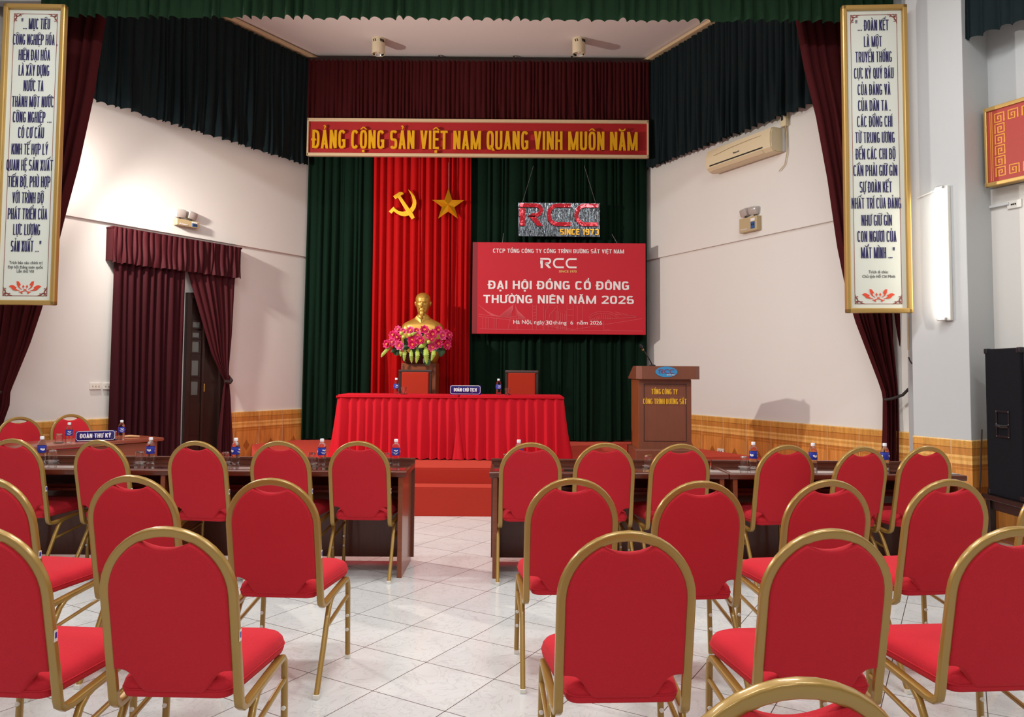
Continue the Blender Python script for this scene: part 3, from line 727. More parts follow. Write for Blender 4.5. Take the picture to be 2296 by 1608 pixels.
def hammer_sickle():
    k = (10.92/1712)/10.436; Y = 10.918; c = at(902, 460, Y)
    f = lambda pts: [((x/10.436+840-902)*10.436*k, -((y/10.436+380-460)*10.436*k)) for x, y in pts]
    t = thing('hammer_and_sickle', 'golden hammer and sickle emblem hanging on the red curtain left of the star', 'emblem', c)
    sick = [(780,455),(860,525),(930,610),(975,720),(980,800),(960,900),(900,1000),(820,1075),(720,1105),(620,1090),(520,1040),(445,985),(395,1040),(325,990),(440,870),(480,920),(560,970),(650,990),(740,970),(820,920),(870,850),(890,770),(885,680),(850,590),(820,530)]
    ham = [(430,625),(570,525),(650,525),(680,570),(605,618),(820,920),(905,1035),(950,1135),(880,1180),(800,1075),(545,660),(490,700)]
    MB().prism(f(sick), 0, .03, bev=.003).build('sickle', M['gold_flat'], t); MB().prism(f(ham), -.012, .03, bev=.003).build('hammer', M['gold_flat'], t)
def star():
    Y = 10.918; c = at(1005, 460, Y); R_, r_ = .245, .095
    b = MB(); n = []
    for i in range(10):
        q = PI/2 + i*PI/5; rr = R_ if i % 2 == 0 else r_
        n.append((rr*math.cos(q), rr*math.sin(q)))
    f = b.bm.verts.new((0, -.05, 0)); bk = b.bm.verts.new((0, .03, 0)); ring = [b.bm.verts.new((x, 0, z)) for x, z in n]
    for i in range(10): b.face((f, ring[i], ring[(i+1) % 10])); b.face((bk, ring[(i+1) % 10], ring[i]))
    t = thing('star', 'golden five-pointed star hanging on the red curtain right of the hammer and sickle', 'star', c)
    b.build('star_body', M['gold'], t)
    b = MB(); b.tube([(0, .01, R_), (.0, -.02, .62)], .0022, n=5); b.build('hanging_wire', M['steel'], t)
hammer_sickle(); star()
def rcc_board():
    Y = 10.9; a = at(1162, 454, Y); c = at(1345, 531, Y); W, Hh = c.x-a.x, a.z-c.z
    t = thing('logo_board', 'mirrored logo board with red letters hanging above the red event banner', 'sign', ((a.x+c.x)/2, Y, c.z))
    MB().box((0, .015, Hh/2), (W, .012, Hh), bev=.002).build('mirror_panel', M['mirror'], t)
    b = MB(); rcc(b, -W/2+.015, Hh*.305, W*.965, Hh*.665, -.022, .008); b.build('lettering', M['rcc_red'], t)['label'] = 'glossy red logo letters'
    b = MB(); capitals(b, 'SINCE 1973', W/2-.295, .006, .025, .56, .085, depth=.014, wt=.21, gap=.22); b.build('small_lettering', M['gold_letter'], t)['label'] = 'small gold letters'
    for s, u2 in ((-1, 1196), (1, 1310)):
        p = at(u2, 372, Y+.03) - Vector((t.location)); b = MB(); b.tube([(s*(W/2-.06), .015, Hh), tuple(p)], .0022, n=5); b.build('hanging_wire', M['steel'], t)
rcc_board()
def event_banner():
    Y = 10.90; a, c = at(1060, 543, Y), at(1448, 751, Y); W, Hh = c.x-a.x, a.z-c.z; k = Y/1712
    t = thing('event_banner', 'wide red meeting banner with white lettering hung on the green curtain', 'banner', ((a.x+c.x)/2, Y, c.z))
    MB().box((0, .02, Hh/2), (W, .035, Hh), bev=.004).build('panel', M['banner_red'], t)
    MB().box((-W/2+.035, .0015, Hh/2), (.068, .002, Hh-.006)).build('edge_strip', M['banner_dark'], t)
    X = lambda u: (u-1254)*k
    Z = lambda v: Hh - (v-544)*k
    # crop of the print: pixels of the zoomed photo / 4.231
    px = lambda x: X(1050+x/4.231); pz = lambda y: Z(400+y/4.231)
    b = MB()
    def L_(s, x0, x1, base, top, **kw): words(b, s, (px(x0)+px(x1))/2, .002, pz(base), px(x1)-px(x0), (base-top)/4.231*k, **kw)
    def C_(s, x0, x1, base, top, wt, gap): capitals(b, s, (px(x0)+px(x1))/2, .002, pz(base), px(x1)-px(x0), (base-top)/4.231*k, wt=wt, gap=gap)
    C_('CTCP TỔNG CÔNG TY CÔNG TRÌNH ĐƯỜNG SẮT VIỆT NAM', 232, 1482, 709, 670, .17, .15)
    C_('ĐẠI HỘI ĐỒNG CỔ ĐÔNG', 190, 1530, 1058, 977, .23, .17)
    C_('THƯỜNG NIÊN NĂM 2026', 143, 1576, 1192, 1115, .23, .17)
    L_('Hà Nội, ngày', 430, 728, 1389, 1353, bold=.008); L_('30', 738, 803, 1394, 1356, bold=.02); L_('tháng  6  năm 2026', 808, 1274, 1391, 1356, bold=.012)
    rcc(b, px(683), pz(854), px(1030)-px(683), pz(757)-pz(854), .0, .003)
    b.build('lettering', M['white_print'], t)['label'] = 'white printed letters'
    b = MB(); words(b, 'SINCE 1973', (px(862)+px(1030))/2, .002, pz(895), px(1030)-px(862), 20/4.231*k, bold=.025); b.build('small_lettering', M['gold_print'], t)
    # faint line drawing of bridges and towers along the foot
    b = MB(); w_ = .0055
    lc = [0]
    def ln(*p): lc[0] += 1; stroke(b, [(px(x), pz(y)) for x, y in p], w_, .0-(lc[0] % 11)*.0003, .0025)
    ln((100,1300),(560,1350),(1000,1440),(1660,1330)); ln((100,1320),(600,1375),(990,1450)); ln((110,1440),(620,1445),(1660,1450))
    for i in range(9): ln((100+i*10, 1210+i*9), (230+i*8, 1318))
    for i in range(10): ln((430, 1205+i*4), (280+i*12, 1330)); ln((450, 1205+i*4), (480+i*8, 1340))
    ln((380,1440),(430,1205),(450,1205),(470,1440)); ln((400,1320),(455,1320))
    for x in (140,170,195,250,270): ln((x,1330),(x,1440))
    for x0, x1, y in ((615,650,1205),(720,850,1215),(800,935,1265),(940,1000,1110),(1040,1090,1210)): ln((x0,1440),(x0,y),(x1,y),(x1,1440))
    for i in range(5): ln((840+i*20,1440),(840+i*20,1265+i*6)); ln((615,1225+i*30),(650,1215+i*30)); ln((945,1140+i*55),(1000,1140+i*55))
    ln((730,1440),(740,1250),(770,1215)); ln((760,1440),(775,1300),(850,1215))
    ln(*[(1290+140*math.cos(PI-i*PI/14), 1330-65*math.sin(i*PI/14)) for i in range(15)]); ln(*[(1290+125*math.cos(PI-i*PI/14), 1335-52*math.sin(i*PI/14)) for i in range(15)])
    for i in range(11): ln((1175+i*22,1340),(1190+i*20,1340-48*math.sin(PI*(i+.5)/11)))
    ln((1150,1345),(1600,1320),(1500,1290),(1400,1270)); ln((1400,1290),(1600,1310)); ln((1290,1360),(1290,1440),(1350,1440))
    b.build('line_drawing', M['banner_line'], t)
    for s, u2 in ((1118, 1128), (1378, 1374)):
        b = MB(); q = X(s+8); r_ = X(u2); b.tube([(q, .03, Hh), (r_, .05, Hh+.14)], .003, n=5); b.build('hanging_wire', M['steel'], t)
event_banner()

# ceiling spots over the stage
for i, (u, lab) in enumerate(((849, 'cream ceiling spotlight on the left of the stage ceiling'), (1298, 'cream ceiling spotlight on the right of the stage ceiling'))):
    p = ground(u, 88, 6.1); r = .092
    t = thing('ceiling_spotlight', lab, 'ceiling light', (p.x, p.y, 6.1), group='stage ceiling spotlights')
    b = MB(); b.lathe([(0, 0), (r, 0), (r, -.21), (r*.98, -.215), (r*.88, -.215), (r*.86, -.19), (0, -.19)], 28); b.build('housing', M['cream_lamp'], t, smooth=True)
    b = MB(); b.lathe([(r*.85, -.212), (r*.62, -.17), (r*.4, -.15), (0, -.14)], 28); b.build('reflector', M['chrome'], t, smooth=True)
    b = MB(); b.lathe([(0, -.14), (.022, -.145), (.028, -.17), (.016, -.195), (0, -.2)], 12); b.build('bulb', M['white_plastic'], t, smooth=True)
    b = MB()
    for g in (-2.2, -1.9, -1.1, -.9, -.7, -.5): 
        b.box((0, 0, 0), (.006, .012, .04), mat=Matrix.Translation((r*math.cos(g), r*math.sin(g), -.045)) @ Matrix.Rotation(g, 4, 'Z') @ Matrix.Rotation(.35, 4, 'X'))
    b.build('vent_slots', M['black_gap'], t)

# =================================================================== wall fittings
def quote_board(label, lines, small, c, W, Hh, rz, flip):
    t = thing('quotation_board', label, 'sign', c, rz)
    MB().box((0, .02, Hh/2), (W-.03, .03, Hh-.03)).build('panel', M['board_white'], t)
    b = MB(); f = .043
    for s in (-1, 1): b.box((s*(W/2-f/2), .0, Hh/2), (f, .06, Hh), bev=.01)
    for z in (f/2, Hh-f/2): b.box((0, .0, z), (W, .06, f), bev=.01)
    b.build('frame', M['frame_gold'], t)
    b = MB(); i_ = .085; h = .0035
    for s in (-1, 1): b.box((s*(W/2-i_), .004, Hh/2), (h, .004, Hh-2*i_))
    for z in (i_, Hh-i_): b.box((0, .004, z), (W-2*i_, .004, h))
    # scrolled corner ornaments
    for sx in (-1, 1):
        for z0, sz in ((i_, 1), (Hh-i_, -1)):
            cx = sx*(W/2-i_)
            def cr(pts, w_): stroke(b, [(cx - sx*x, z0 + sz*z) for x, z in pts], w_, .0, .004)
            for (ax, az) in ((.035, .012), (.012, .035)):
                cr(arc(ax, az, .013, 0, 320, 10), .004); cr(arc(ax*1.7, az*1.7 if az > ax else az, .009, 30, 300, 8), .004)
            cr([(0, .085), (.006, .06), (.02, .045), (.022, .022), (.045, .02), (.06, .006), (.085, 0)], .005)
            cr([(0, .0), (.03, .03)], .006)
    b.build('border_ornament', M['brown_print'], t)
    b = MB()
    for s, x, z, wd in lines: capitals(b, s, x, .0045, z, wd, .1, depth=.003, wt=.19, gap=.10)
    b.build('lettering', M['navy_print'], t)['label'] = 'dark blue capital letters'
    b = MB()
    for s, x, z, wd in small: words(b, s, x, .0045, z, wd, .026, depth=.003, bold=.0)
    b.build('small_lettering', M['grey_print'], t)
    b = MB(); lotus(b, .0, .16, .29, .0, .005); b.build('lotus_emblem', M['red_print'], t)['label'] = 'orange red lotus emblem'
    return t
kq = 6.95/1712
def qlines(src, u_mid, top, bot, Hh):
    out = []
    for s, u0, u1, vc in src:
        f = (vc-top)/(bot-top); um = u_mid[0] + (u_mid[1]-u_mid[0])*f
        out.append((s, ((u0+u1)/2-um)*kq, Hh*(1-f) - .05, (u1-u0)*kq))
    return out
RQ = [('“... ĐOÀN KẾT',1919,1993,58),('LÀ MỘT',1938,1978,95),('TRUYỀN THỐNG',1919,2000,130),('CỰC KỲ QUÝ BÁU',1916,2004,167),('CỦA ĐẢNG VÀ',1924,1997,204),('CỦA DÂN TA .',1925,1997,240),('CÁC ĐỒNG CHÍ',1923,2001,276),('TỪ TRUNG ƯƠNG',1919,2006,312),('ĐẾN CÁC CHI BỘ',1920,2008,349),('CẦN PHẢI GIỮ GÌN',1915,2012,386),('SỰ ĐOÀN KẾT',1929,2000,423),('NHẤT TRÍ CỦA ĐẢNG',1911,2020,459),('NHƯ GIỮ GÌN',1933,2000,497),('CON NGƯƠI CỦA',1924,2010,533),('MẮT MÌNH ...”',1932,2006,569)]
RS = [('Trích di chúc',1949,1992,612),('Chủ tịch Hồ Chí Minh',1935,2007,622)]
LQ = [('“... MỤC TIÊU',47,112,54),('CÔNG NGHIỆP HÓA ,',28,129,90),('HIỆN ĐẠI HÓA',41,112,125),('LÀ XÂY DỰNG',41,110,160),('NƯỚC TA',52,97,195),('THÀNH MỘT NƯỚC',26,120,231),('CÔNG NGHIỆP ...',28,115,266),('CÓ CƠ CẤU',40,98,301),('KINH TẾ HỢP LÝ',25,107,338),('QUAN HỆ SẢN XUẤT',14,118,374),('TIẾN BỘ, PHÙ HỢP',17,112,411),('VỚI TRÌNH ĐỘ',27,97,447),('PHÁT TRIỂN CỦA',17,105,483),('LỰC LƯỢNG',29,89,518),('SẢN XUẤT ...”',24,91,555)]
LS = [('Trích báo cáo chính trị',20,94,592),('Đại hội Đảng toàn quốc',17,95,602),('Lần thứ VIII',37,75,611)]
YB = 6.95
a, c = at(1893, 360, YB), at(2036, 360, YB); zt_, zb_ = at(1958, 13, YB).z, at(1970, 702, YB).z
quote_board('tall framed quotation board with dark blue text hanging by the right column', qlines(RQ, (1959, 1971), 14, 702, zt_-zb_), [(s, x, z+.04, wd) for s, x, z, wd in qlines(RS, (1959, 1971), 14, 702, zt_-zb_)],
            ((a.x+c.x)/2, YB, zb_), c.x-a.x, zt_-zb_, -.06, 1)
a, c = at(-1, 340, YB), at(137, 340, YB); zt_, zb_ = at(80, 11, YB).z, at(60, 684, YB).z
quote_board('tall framed quotation board with dark blue text at the left edge of the hall', qlines(LQ, (81, 54), 11, 685, zt_-zb_), [(s, x, z+.04, wd) for s, x, z, wd in qlines(LS, (81, 54), 11, 685, zt_-zb_)],
            ((a.x+c.x)/2, YB, zb_), c.x-a.x, zt_-zb_, .02, -1)

def emergency_light(label, F, u0, u1, v0, v1, word):
    x0, z1 = F.at(u0, v0, .10); x1, z0 = F.at(u1, v1, .10); W = abs(x1-x0); Hh = abs(z1-z0)-.01
    t = thing('emergency_light', label, 'emergency light', (0, 0, 0)); F.put(t, (x0+x1)/2, min(z0, z1), 0)
    MB().box((0, -.05, Hh/2), (W, .10, Hh), bev=.010).build('battery_box', M['cream_dark'], t)
    b = MB(); b.box((W*.28, -.102, Hh*.38), (W*.22, .006, Hh*.46), bev=.002); b.build('socket_panel', M['blue_panel'], t)
    b = MB(); b.box((W*.28, -.102, Hh*.76), (W*.24, .005, Hh*.2), bev=.002); b.build('label_plate', M['white_plastic'], t)
    b = MB()
    for s in (-1, 1): b.box((W*.28+s*.014, -.107, Hh*.42), (.012, .006, .022), bev=.002)
    b.build('outlet_slot', M['black_gap'], t)
    b = MB(); words(b, word, -W*.2, -.1015, Hh*.16, W*.34, .017, depth=.002, bold=.02); b.build('lettering', M['white_print'], t)
    for s in (-1, 1):
        b = MB(); b.box((0, 0, 0), (.135, .085, .105), bev=.032)
        hd = b.build('lamp_head', M['lens'], t, smooth=True); hd.location = (s*W*.25-.01, -.06, Hh+.075); hd.rotation_euler = (.25, s*.10, s*.12)
        b = MB(); b.tube([(s*W*.25-.01, -.05, Hh-.005), (s*W*.25-.01, -.055, Hh+.03)], .010, n=8); b.build('swivel', M['black_plastic'], t, smooth=True)
emergency_light('tan twin-head emergency light on the left stage wall above the side door', WL, 397, 447, 487, 513, 'Kentom')
emergency_light('tan twin-head emergency light on the right stage wall below the air conditioner', WR, 1657, 1697, 490, 515, 'Kentom')

def air_conditioner():
    W, Hh, D = 1.13, .30, .21; x, z = (1.60+2.73)/2, 4.03
    t = thing('air_conditioner', 'cream split air conditioner on the right stage wall under the dark valance', 'air conditioner'); WR.put(t, x, z, .03)
    # side profile (depth d, height h)
    prof = [(0, .02), (.10, .0), (.165, .015), (.205, .055), (.215, .12), (.212, .22), (.19, .285), (.15, .30), (0, .30)]
    b = MB(); t2 = bmesh.new()
    A = [t2.verts.new((-W/2, -d, h)) for d, h in prof]; B = [t2.verts.new((W/2, -d, h)) for d, h in prof]; n = len(prof)
    t2.faces.new(A); t2.faces.new(B[::-1])
    for i in range(n): t2.faces.new((A[i], A[(i+1) % n], B[(i+1) % n], B[i]))
    bmesh.ops.recalc_face_normals(t2, faces=t2.faces)
    bmesh.ops.bevel(t2, geom=[e for e in t2.edges if abs(e.verts[0].co.x-e.verts[1].co.x) < 1e-5], offset=.012, segments=2, affect='EDGES')
    b.add(t2); b.build('body', M['cream'], t, smooth=30)
    MB().box((-.03, -.200, .078), (W*.82, .026, .016), bev=.003).build('air_slot', M['black_gap'], t)
    b = MB(); b.box((-.02, -.188, .03), (1, 1, 1), mat=Matrix.Translation((-.03, -.192, .036)) @ Matrix.Rotation(.78, 4, 'X') @ Matrix.Diagonal((W*.8, .008, .052, 1))); b.build('louvre', M['cream'], t)
    b = MB(); b.tube([(-W*.36, -.2165, .19), (-W*.1, -.2185, .215), (W*.2, -.2165, .225), (W*.36, -.2135, .225)], .003, n=5); b.build('panel_seam', M['cream_dark'], t)
    b = MB(); words(b, 'Panasonic', .0, -.2165, .125, .11, .022, depth=.002, bold=.02); b.build('lettering', M['grey_print'], t)
    b = MB(); b.box((W/2-.03, -.01, .17), (.12, .03, .30)); b.build('mounting_plate', M['conduit'], t)
    xb, zb = WR.at(1761, 268, .05)
    s = thing('power_switch', 'small cream power switch with wires above the air conditioner', 'switch'); WR.put(s, xb, zb-.09, .03)
    MB().box((0, -.03, .09), (.085, .06, .17), bev=.012).build('switch_box', M['cream'], s)
    MB().box((-.012, -.062, .10), (.03, .006, .05), bev=.002).build('rocker', M['black_gap'], s)
    b = MB(); b.tube([(0, -.02, .17), (.0, -.02, .30)], .007, n=6); b.build('feed_cable', M['conduit'], s, smooth=True)
    b = MB()
    for o_ in (-.01, .012): b.tube([(o_, -.03, .01), (o_+.006, -.02, -.08), (.02, -.02, -.16), (.02, -.02, -.30), (-.02, -.02, -.44), (-.10, -.03, -.50)], .006, n=6)
    b.build('wire', M['cord_y'], s, smooth=True)
air_conditioner()
# sockets
def plate(label, F, u, v, w_, h_, holes, name='wall_socket', off=0.):
    x, z = F.at(u, v, off); t = thing(name, label, 'socket' if name == 'wall_socket' else 'switch'); F.put(t, x, z, off)
    MB().box((0, -.008, 0), (w_, .016, h_), bev=.004).build('face_plate', M['white_plastic'], t)
    b = MB()
    for hx in holes: b.box((hx, -.017, 0), (.012, .006, .014), bev=.002)
    b.build('slots', M['cream_dark'] if name != 'wall_socket' else M['black_gap'], t)
plate('white wall switch plate nearest the door curtain on the left stage wall', WL, 242, 866, .125, .075, (-.035, 0, .035), 'wall_switch')
plate('white wall switch plate on the left stage wall, the farther from the door curtain', WL, 213, 866, .125, .075, (-.035, 0, .035), 'wall_switch')
plate('small white socket low on the tiled dado right of the podium', WR, 1617, 1012, .12, .07, (-.02, .02), off=.016)
plate('white wall socket under the red framed board at the right edge', WR, 2276, 458, .12, .07, (-.02, -.005, .012), off=.0)
# conduit on the right hall wall
b = MB(); pts = [(2190, 190), (2201, 428), (2212, 434), (2211, 466), (2262, 456)]
q = [WR.at(u, v, .02) for u, v in pts]
for (x0, z0), (x1, z1) in zip(q, q[1:]):
    b.sweep([(x0, -.02, z0), (x1, -.02, z1)], .03, .02, n=4, power=1)
tag(WR.put(b.build('cable_conduit', M['conduit'])), 'white cable conduit on the side of the right column, left of the red framed board', 'conduit')

def tube_lamp():
    F = Frame(WR.world(4.56, 0, .355), WR.d)
    (x0, z1), (x1, z0) = F.at(2101, 419, .05), F.at(2112, 719, .05); x = (x0+x1)/2; L_ = z1-z0
    t = thing('wall_tube_light', 'lit vertical fluorescent tube light on the white right column', 'wall light'); F.put(t, x, z0, 0)
    MB().box((.045, -.02, L_/2), (.075, .04, L_), bev=.008).build('housing', M['white_plastic'], t)
    b = MB(); b.lathe([(0, .02), (.024, .02), (.027, .03), (.027, L_-.03), (.024, L_-.02), (0, L_-.02)], 20, (.0, -.055, 0)); b.build('tube', M['tube'], t, smooth=True)
    b = MB()
    for z in (.0, L_-.028): b.box((.01, -.04, z+.014), (.08, .05, .028), bev=.006)
    b.build('end_cap', M['steel'], t)
    b = MB(); b.tube([(-.01, -.02, L_-.01), (-.12, -.012, L_-.03), (-.225, -.012, L_-.05)], .006, n=6); b.build('feed_cable', M['conduit'], t, smooth=True)
tube_lamp()
b = MB(); p0, p1 = at(2037, 712, 7.2), at(2037, 786, 7.2)
b.tube([tuple(p0), ((p0.x+p1.x)/2, 7.2, (p0.z+p1.z)/2), tuple(p1)], .006, n=6); 
hc = tag(b.build('hanging_cord', M['cord_y'], smooth=True), 'thin yellowed cord with a plug hanging beside the right wing curtain', 'cord')
b = MB(); p2 = at(2037, 800, 7.2); b.box(tuple((p1+p2)/2), (.022, .02, .07), bev=.005); b.build('connector', M['white_plastic'], hc)
b = MB(); p3 = at(2045, 816, 7.18); b.tube([tuple(p2), ((p2.x+p3.x)/2-.004, 7.19, p3.z+.03), tuple(p3)], .006, n=6); b.build('cord_tail', M['dark_cord'], hc, smooth=True)

def red_board():
    x0, z1 = WR.at(2207, 246, .12); _, z0 = WR.at(2218, 420, .12); W = 1.25; Hh = z1-z0
    t = thing('framed_board', 'red framed board with orange key pattern border cut by the right edge of the photo', 'sign'); WR.put(t, x0, z0, .12)
    MB().box((W/2, .05, Hh/2), (W, .10, Hh-.02)).build('panel_box', M['frame_gold'], t)
    MB().box((W/2, -.004, Hh/2), (W-.06, .012, Hh-.06)).build('panel', M['board_red'], t)
    b = MB(); f = .035
    for z in (f/2, Hh-f/2): b.box((W/2, -.01, z), (W, .03, f), bev=.006)
    for x in (f/2, W-f/2): b.box((x, -.01, Hh/2), (f*.7, .03, Hh), bev=.006)
    b.build('frame', M['frame_gold'], t)
    b = MB(); y0, y1 = -.0125, -.009
    for dx in (.055, .07): b.box((dx, -.011, Hh/2), (.006, .003, Hh-.09))
    def key(cx, cz, s, flip):
        p = [(-.5, -.5), (-.5, .5), (.5, .5), (.5, -.45), (-.18, -.45), (-.18, .18), (.18, .18), (.18, -.12), (.02, -.12)]
        stroke(b, [(cx+(-x if flip else x)*s, cz+z*s) for x, z in p], s*.165, y0, y1)
    n = 6; s = (Hh-.13)/n*.82
    for i in range(n): key(.135, .065+(Hh-.13)*(i+.5)/n, s, i % 2)
    for j in range(1, 9):
        for z in (.065+(Hh-.13)*.5/n, .065+(Hh-.13)*(n-.5)/n): key(.135+j*.115, z, s, j % 2)
    b.build('key_pattern', M['key_orange'], t)
    b = MB(); cx, cz = .62, Hh*.52
    for ang, ln_, wd in ((90, .20, .10), (62, .20, .09), (118, .20, .09), (35, .23, .08), (145, .23, .08), (12, .27, .06), (168, .27, .06)):
        a_ = math.radians(ang); d = Vector((math.cos(a_), math.sin(a_))); nn = Vector((-d.y, d.x)); c0 = Vector((cx, cz-.10))
        pts = [c0+d*ln_*q+nn*wd*.5*math.sin(PI*q**.8)*(1) for q in (0, .2, .4, .6, .8, 1)] + [c0+d*ln_*q-nn*wd*.5*math.sin(PI*q**.8) for q in (.8, .6, .4, .2)]
        b.prism([tuple(p) for p in pts], -.013, -.009)
    b.build('lotus', M['yellow_print'], t)
red_board()
a, c = WR.world(5.0, 0, .30), WR.world(6.6, 0, .16)
b = MB(); pleats(b, lambda v: (a.x, a.y, 5.7-1.30*v), lambda v: (c.x, c.y, 5.7-1.30*v), WR.n, 14, .07, nv=10, seed=61, top=.8, hem=.03)
tag(b.build('window_valance', M['velvet_teal'], smooth='all', fix=False), 'dark teal valance cut by the top right corner, right of the white column', 'valance')

#STAGE
# =================================================================== on the stage
ZS = .447
def skirted_cloth(label, x0, x1, seed, gapL, gapR):
    """cloth covering a table: flat top and pleated skirt down to the stage"""
    yf, yb, zt = 8.80, 9.36, 1.176
    t = thing('tablecloth', label, 'tablecloth', ((x0+x1)/2, (yf+yb)/2, ZS), group='red skirted stage tables')
    w2 = (x1-x0)/2; d2 = (yb-yf)/2; H = zt-ZS
    b = MB(); b.box((0, 0, H-.016), (x1-x0, yb-yf, .032), bev=.012); b.build('top_cover', M['cloth_red'], t, smooth=30)
    # skirt round the four sides
    per = [(-w2, d2), (-w2, -d2), (w2, -d2), (w2, d2), (-w2, d2)]
    seg = [math.dist(per[i], per[i+1]) for i in range(4)]; tot = sum(seg)
    rnd = random.Random(seed); nf = int(tot/.105); cut = [0]
    for i in range(nf): cut.append(cut[-1] + 1 + .5*(rnd.random()-.5))
    amp = [.6+.6*rnd.random() for _ in range(nf)]; ph = [rnd.random() for _ in range(nf)]
    def f(u, v):
        s = (u % 1.0)*tot; i = 0
        while i < 3 and s > seg[i]: s -= seg[i]; i += 1
        q = min(1, s/seg[i]); p = Vector(per[i]).lerp(Vector(per[i+1]), q)
        n = [Vector((-1, 0)), Vector((0, -1)), Vector((1, 0)), Vector((0, 1))][i]
        e = min(q, 1-q)*seg[i]
        if e < .04:  # turn the corner
            o = Vector((math.copysign(1, p.x), math.copysign(1, p.y))).normalized(); n = n.lerp(o, 1-e/.04).normalized()
        g = (u % 1.0)*cut[-1]; k = 0
        while k < nf-1 and cut[k+1] < g: k += 1
        tt = (g-cut[k])/(cut[k+1]-cut[k])
        wv = (min(1, tt*3.2) if tt < .3125 else (1-(tt-.3125)/.6875))**.8
        a = (.020+.046*v)*amp[k]*(.15 if (gapL if i == 0 else gapR if i == 2 else 1) < .02 else 1)
        lean = {0: gapL, 1: .075, 2: gapR, 3: .04}[i]
        off = lean*v**1.2 + a*(wv-.4) + .012*math.sin(3*v+6*ph[k])*v
        z = (H-.028)*(1-v) + .004 + (.012*(1-wv)*v**4)
        return Vector((p.x+n.x*(off+.004), p.y+n.y*(off+.004), z))
    b = MB(); b.grid(f, nf*10, 18, closed_u=True); b.build('pleated_skirt', M['cloth_red'], t, smooth='all')
    b = MB()
    ring = [(-w2-.008, d2+.008, H-.028), (-w2-.008, -d2-.008, H-.028), (w2+.008, -d2-.008, H-.028), (w2+.008, d2+.008, H-.028)]
    for i in range(4): b.sweep([ring[i], ring[(i+1) % 4]], .014, .030, n=6)
    b.build('waistband', M['cloth_red'], t, smooth=30)
    return t
skirted_cloth('red cloth with pleated skirt over the left half of the head table on the stage', -2.0, -.612, 71, .085, .0)
skirted_cloth('red cloth with pleated skirt over the right half of the head table on the stage', -.598, .590, 72, .0, .085)

def stage_chair(label, xc):
    t = thing('upholstered_chair', label, 'chair', (xc, 9.78, ZS), PI, group='dark wood chairs behind the head table')
    # local front is +Y, turned to face the hall
    MB().box((0, .02, .44), (.44, .44, .08), bev=.02).build('seat', M['leather'], t)
    b = MB(); b.box((0, -.215, .74), (.355, .05, .50), bev=.015); b.build('backrest', M['leather'], t)
    b = MB()
    for s in (-1, 1): b.box((s*.198, -.225, .70), (.042, .05, .62), bev=.01)
    b.box((0, -.225, .995), (.44, .055, .05), bev=.012); b.box((0, -.225, .47), (.40, .04, .05), bev=.01); b.build('back_frame', M['wood_chair'], t)
    for sx in (-1, 1):
        for sy in (-1, 1): MB().box((sx*.19, .02+sy*.19, .205), (.045, .045, .41), bev=.008).build('leg', M['wood_chair'], t)
    for sx in (-1, 1):
        b = MB(); b.box((sx*.225, -.0, .62), (.04, .40, .035), bev=.01); b.build('armrest', M['wood_chair'], t)
    return t
stage_chair('dark framed chair with red back behind the left half of the head table', at(929, 860, 9.9).x)
stage_chair('dark framed chair with red back behind the right half of the head table', at(1170, 860, 9.9).x)

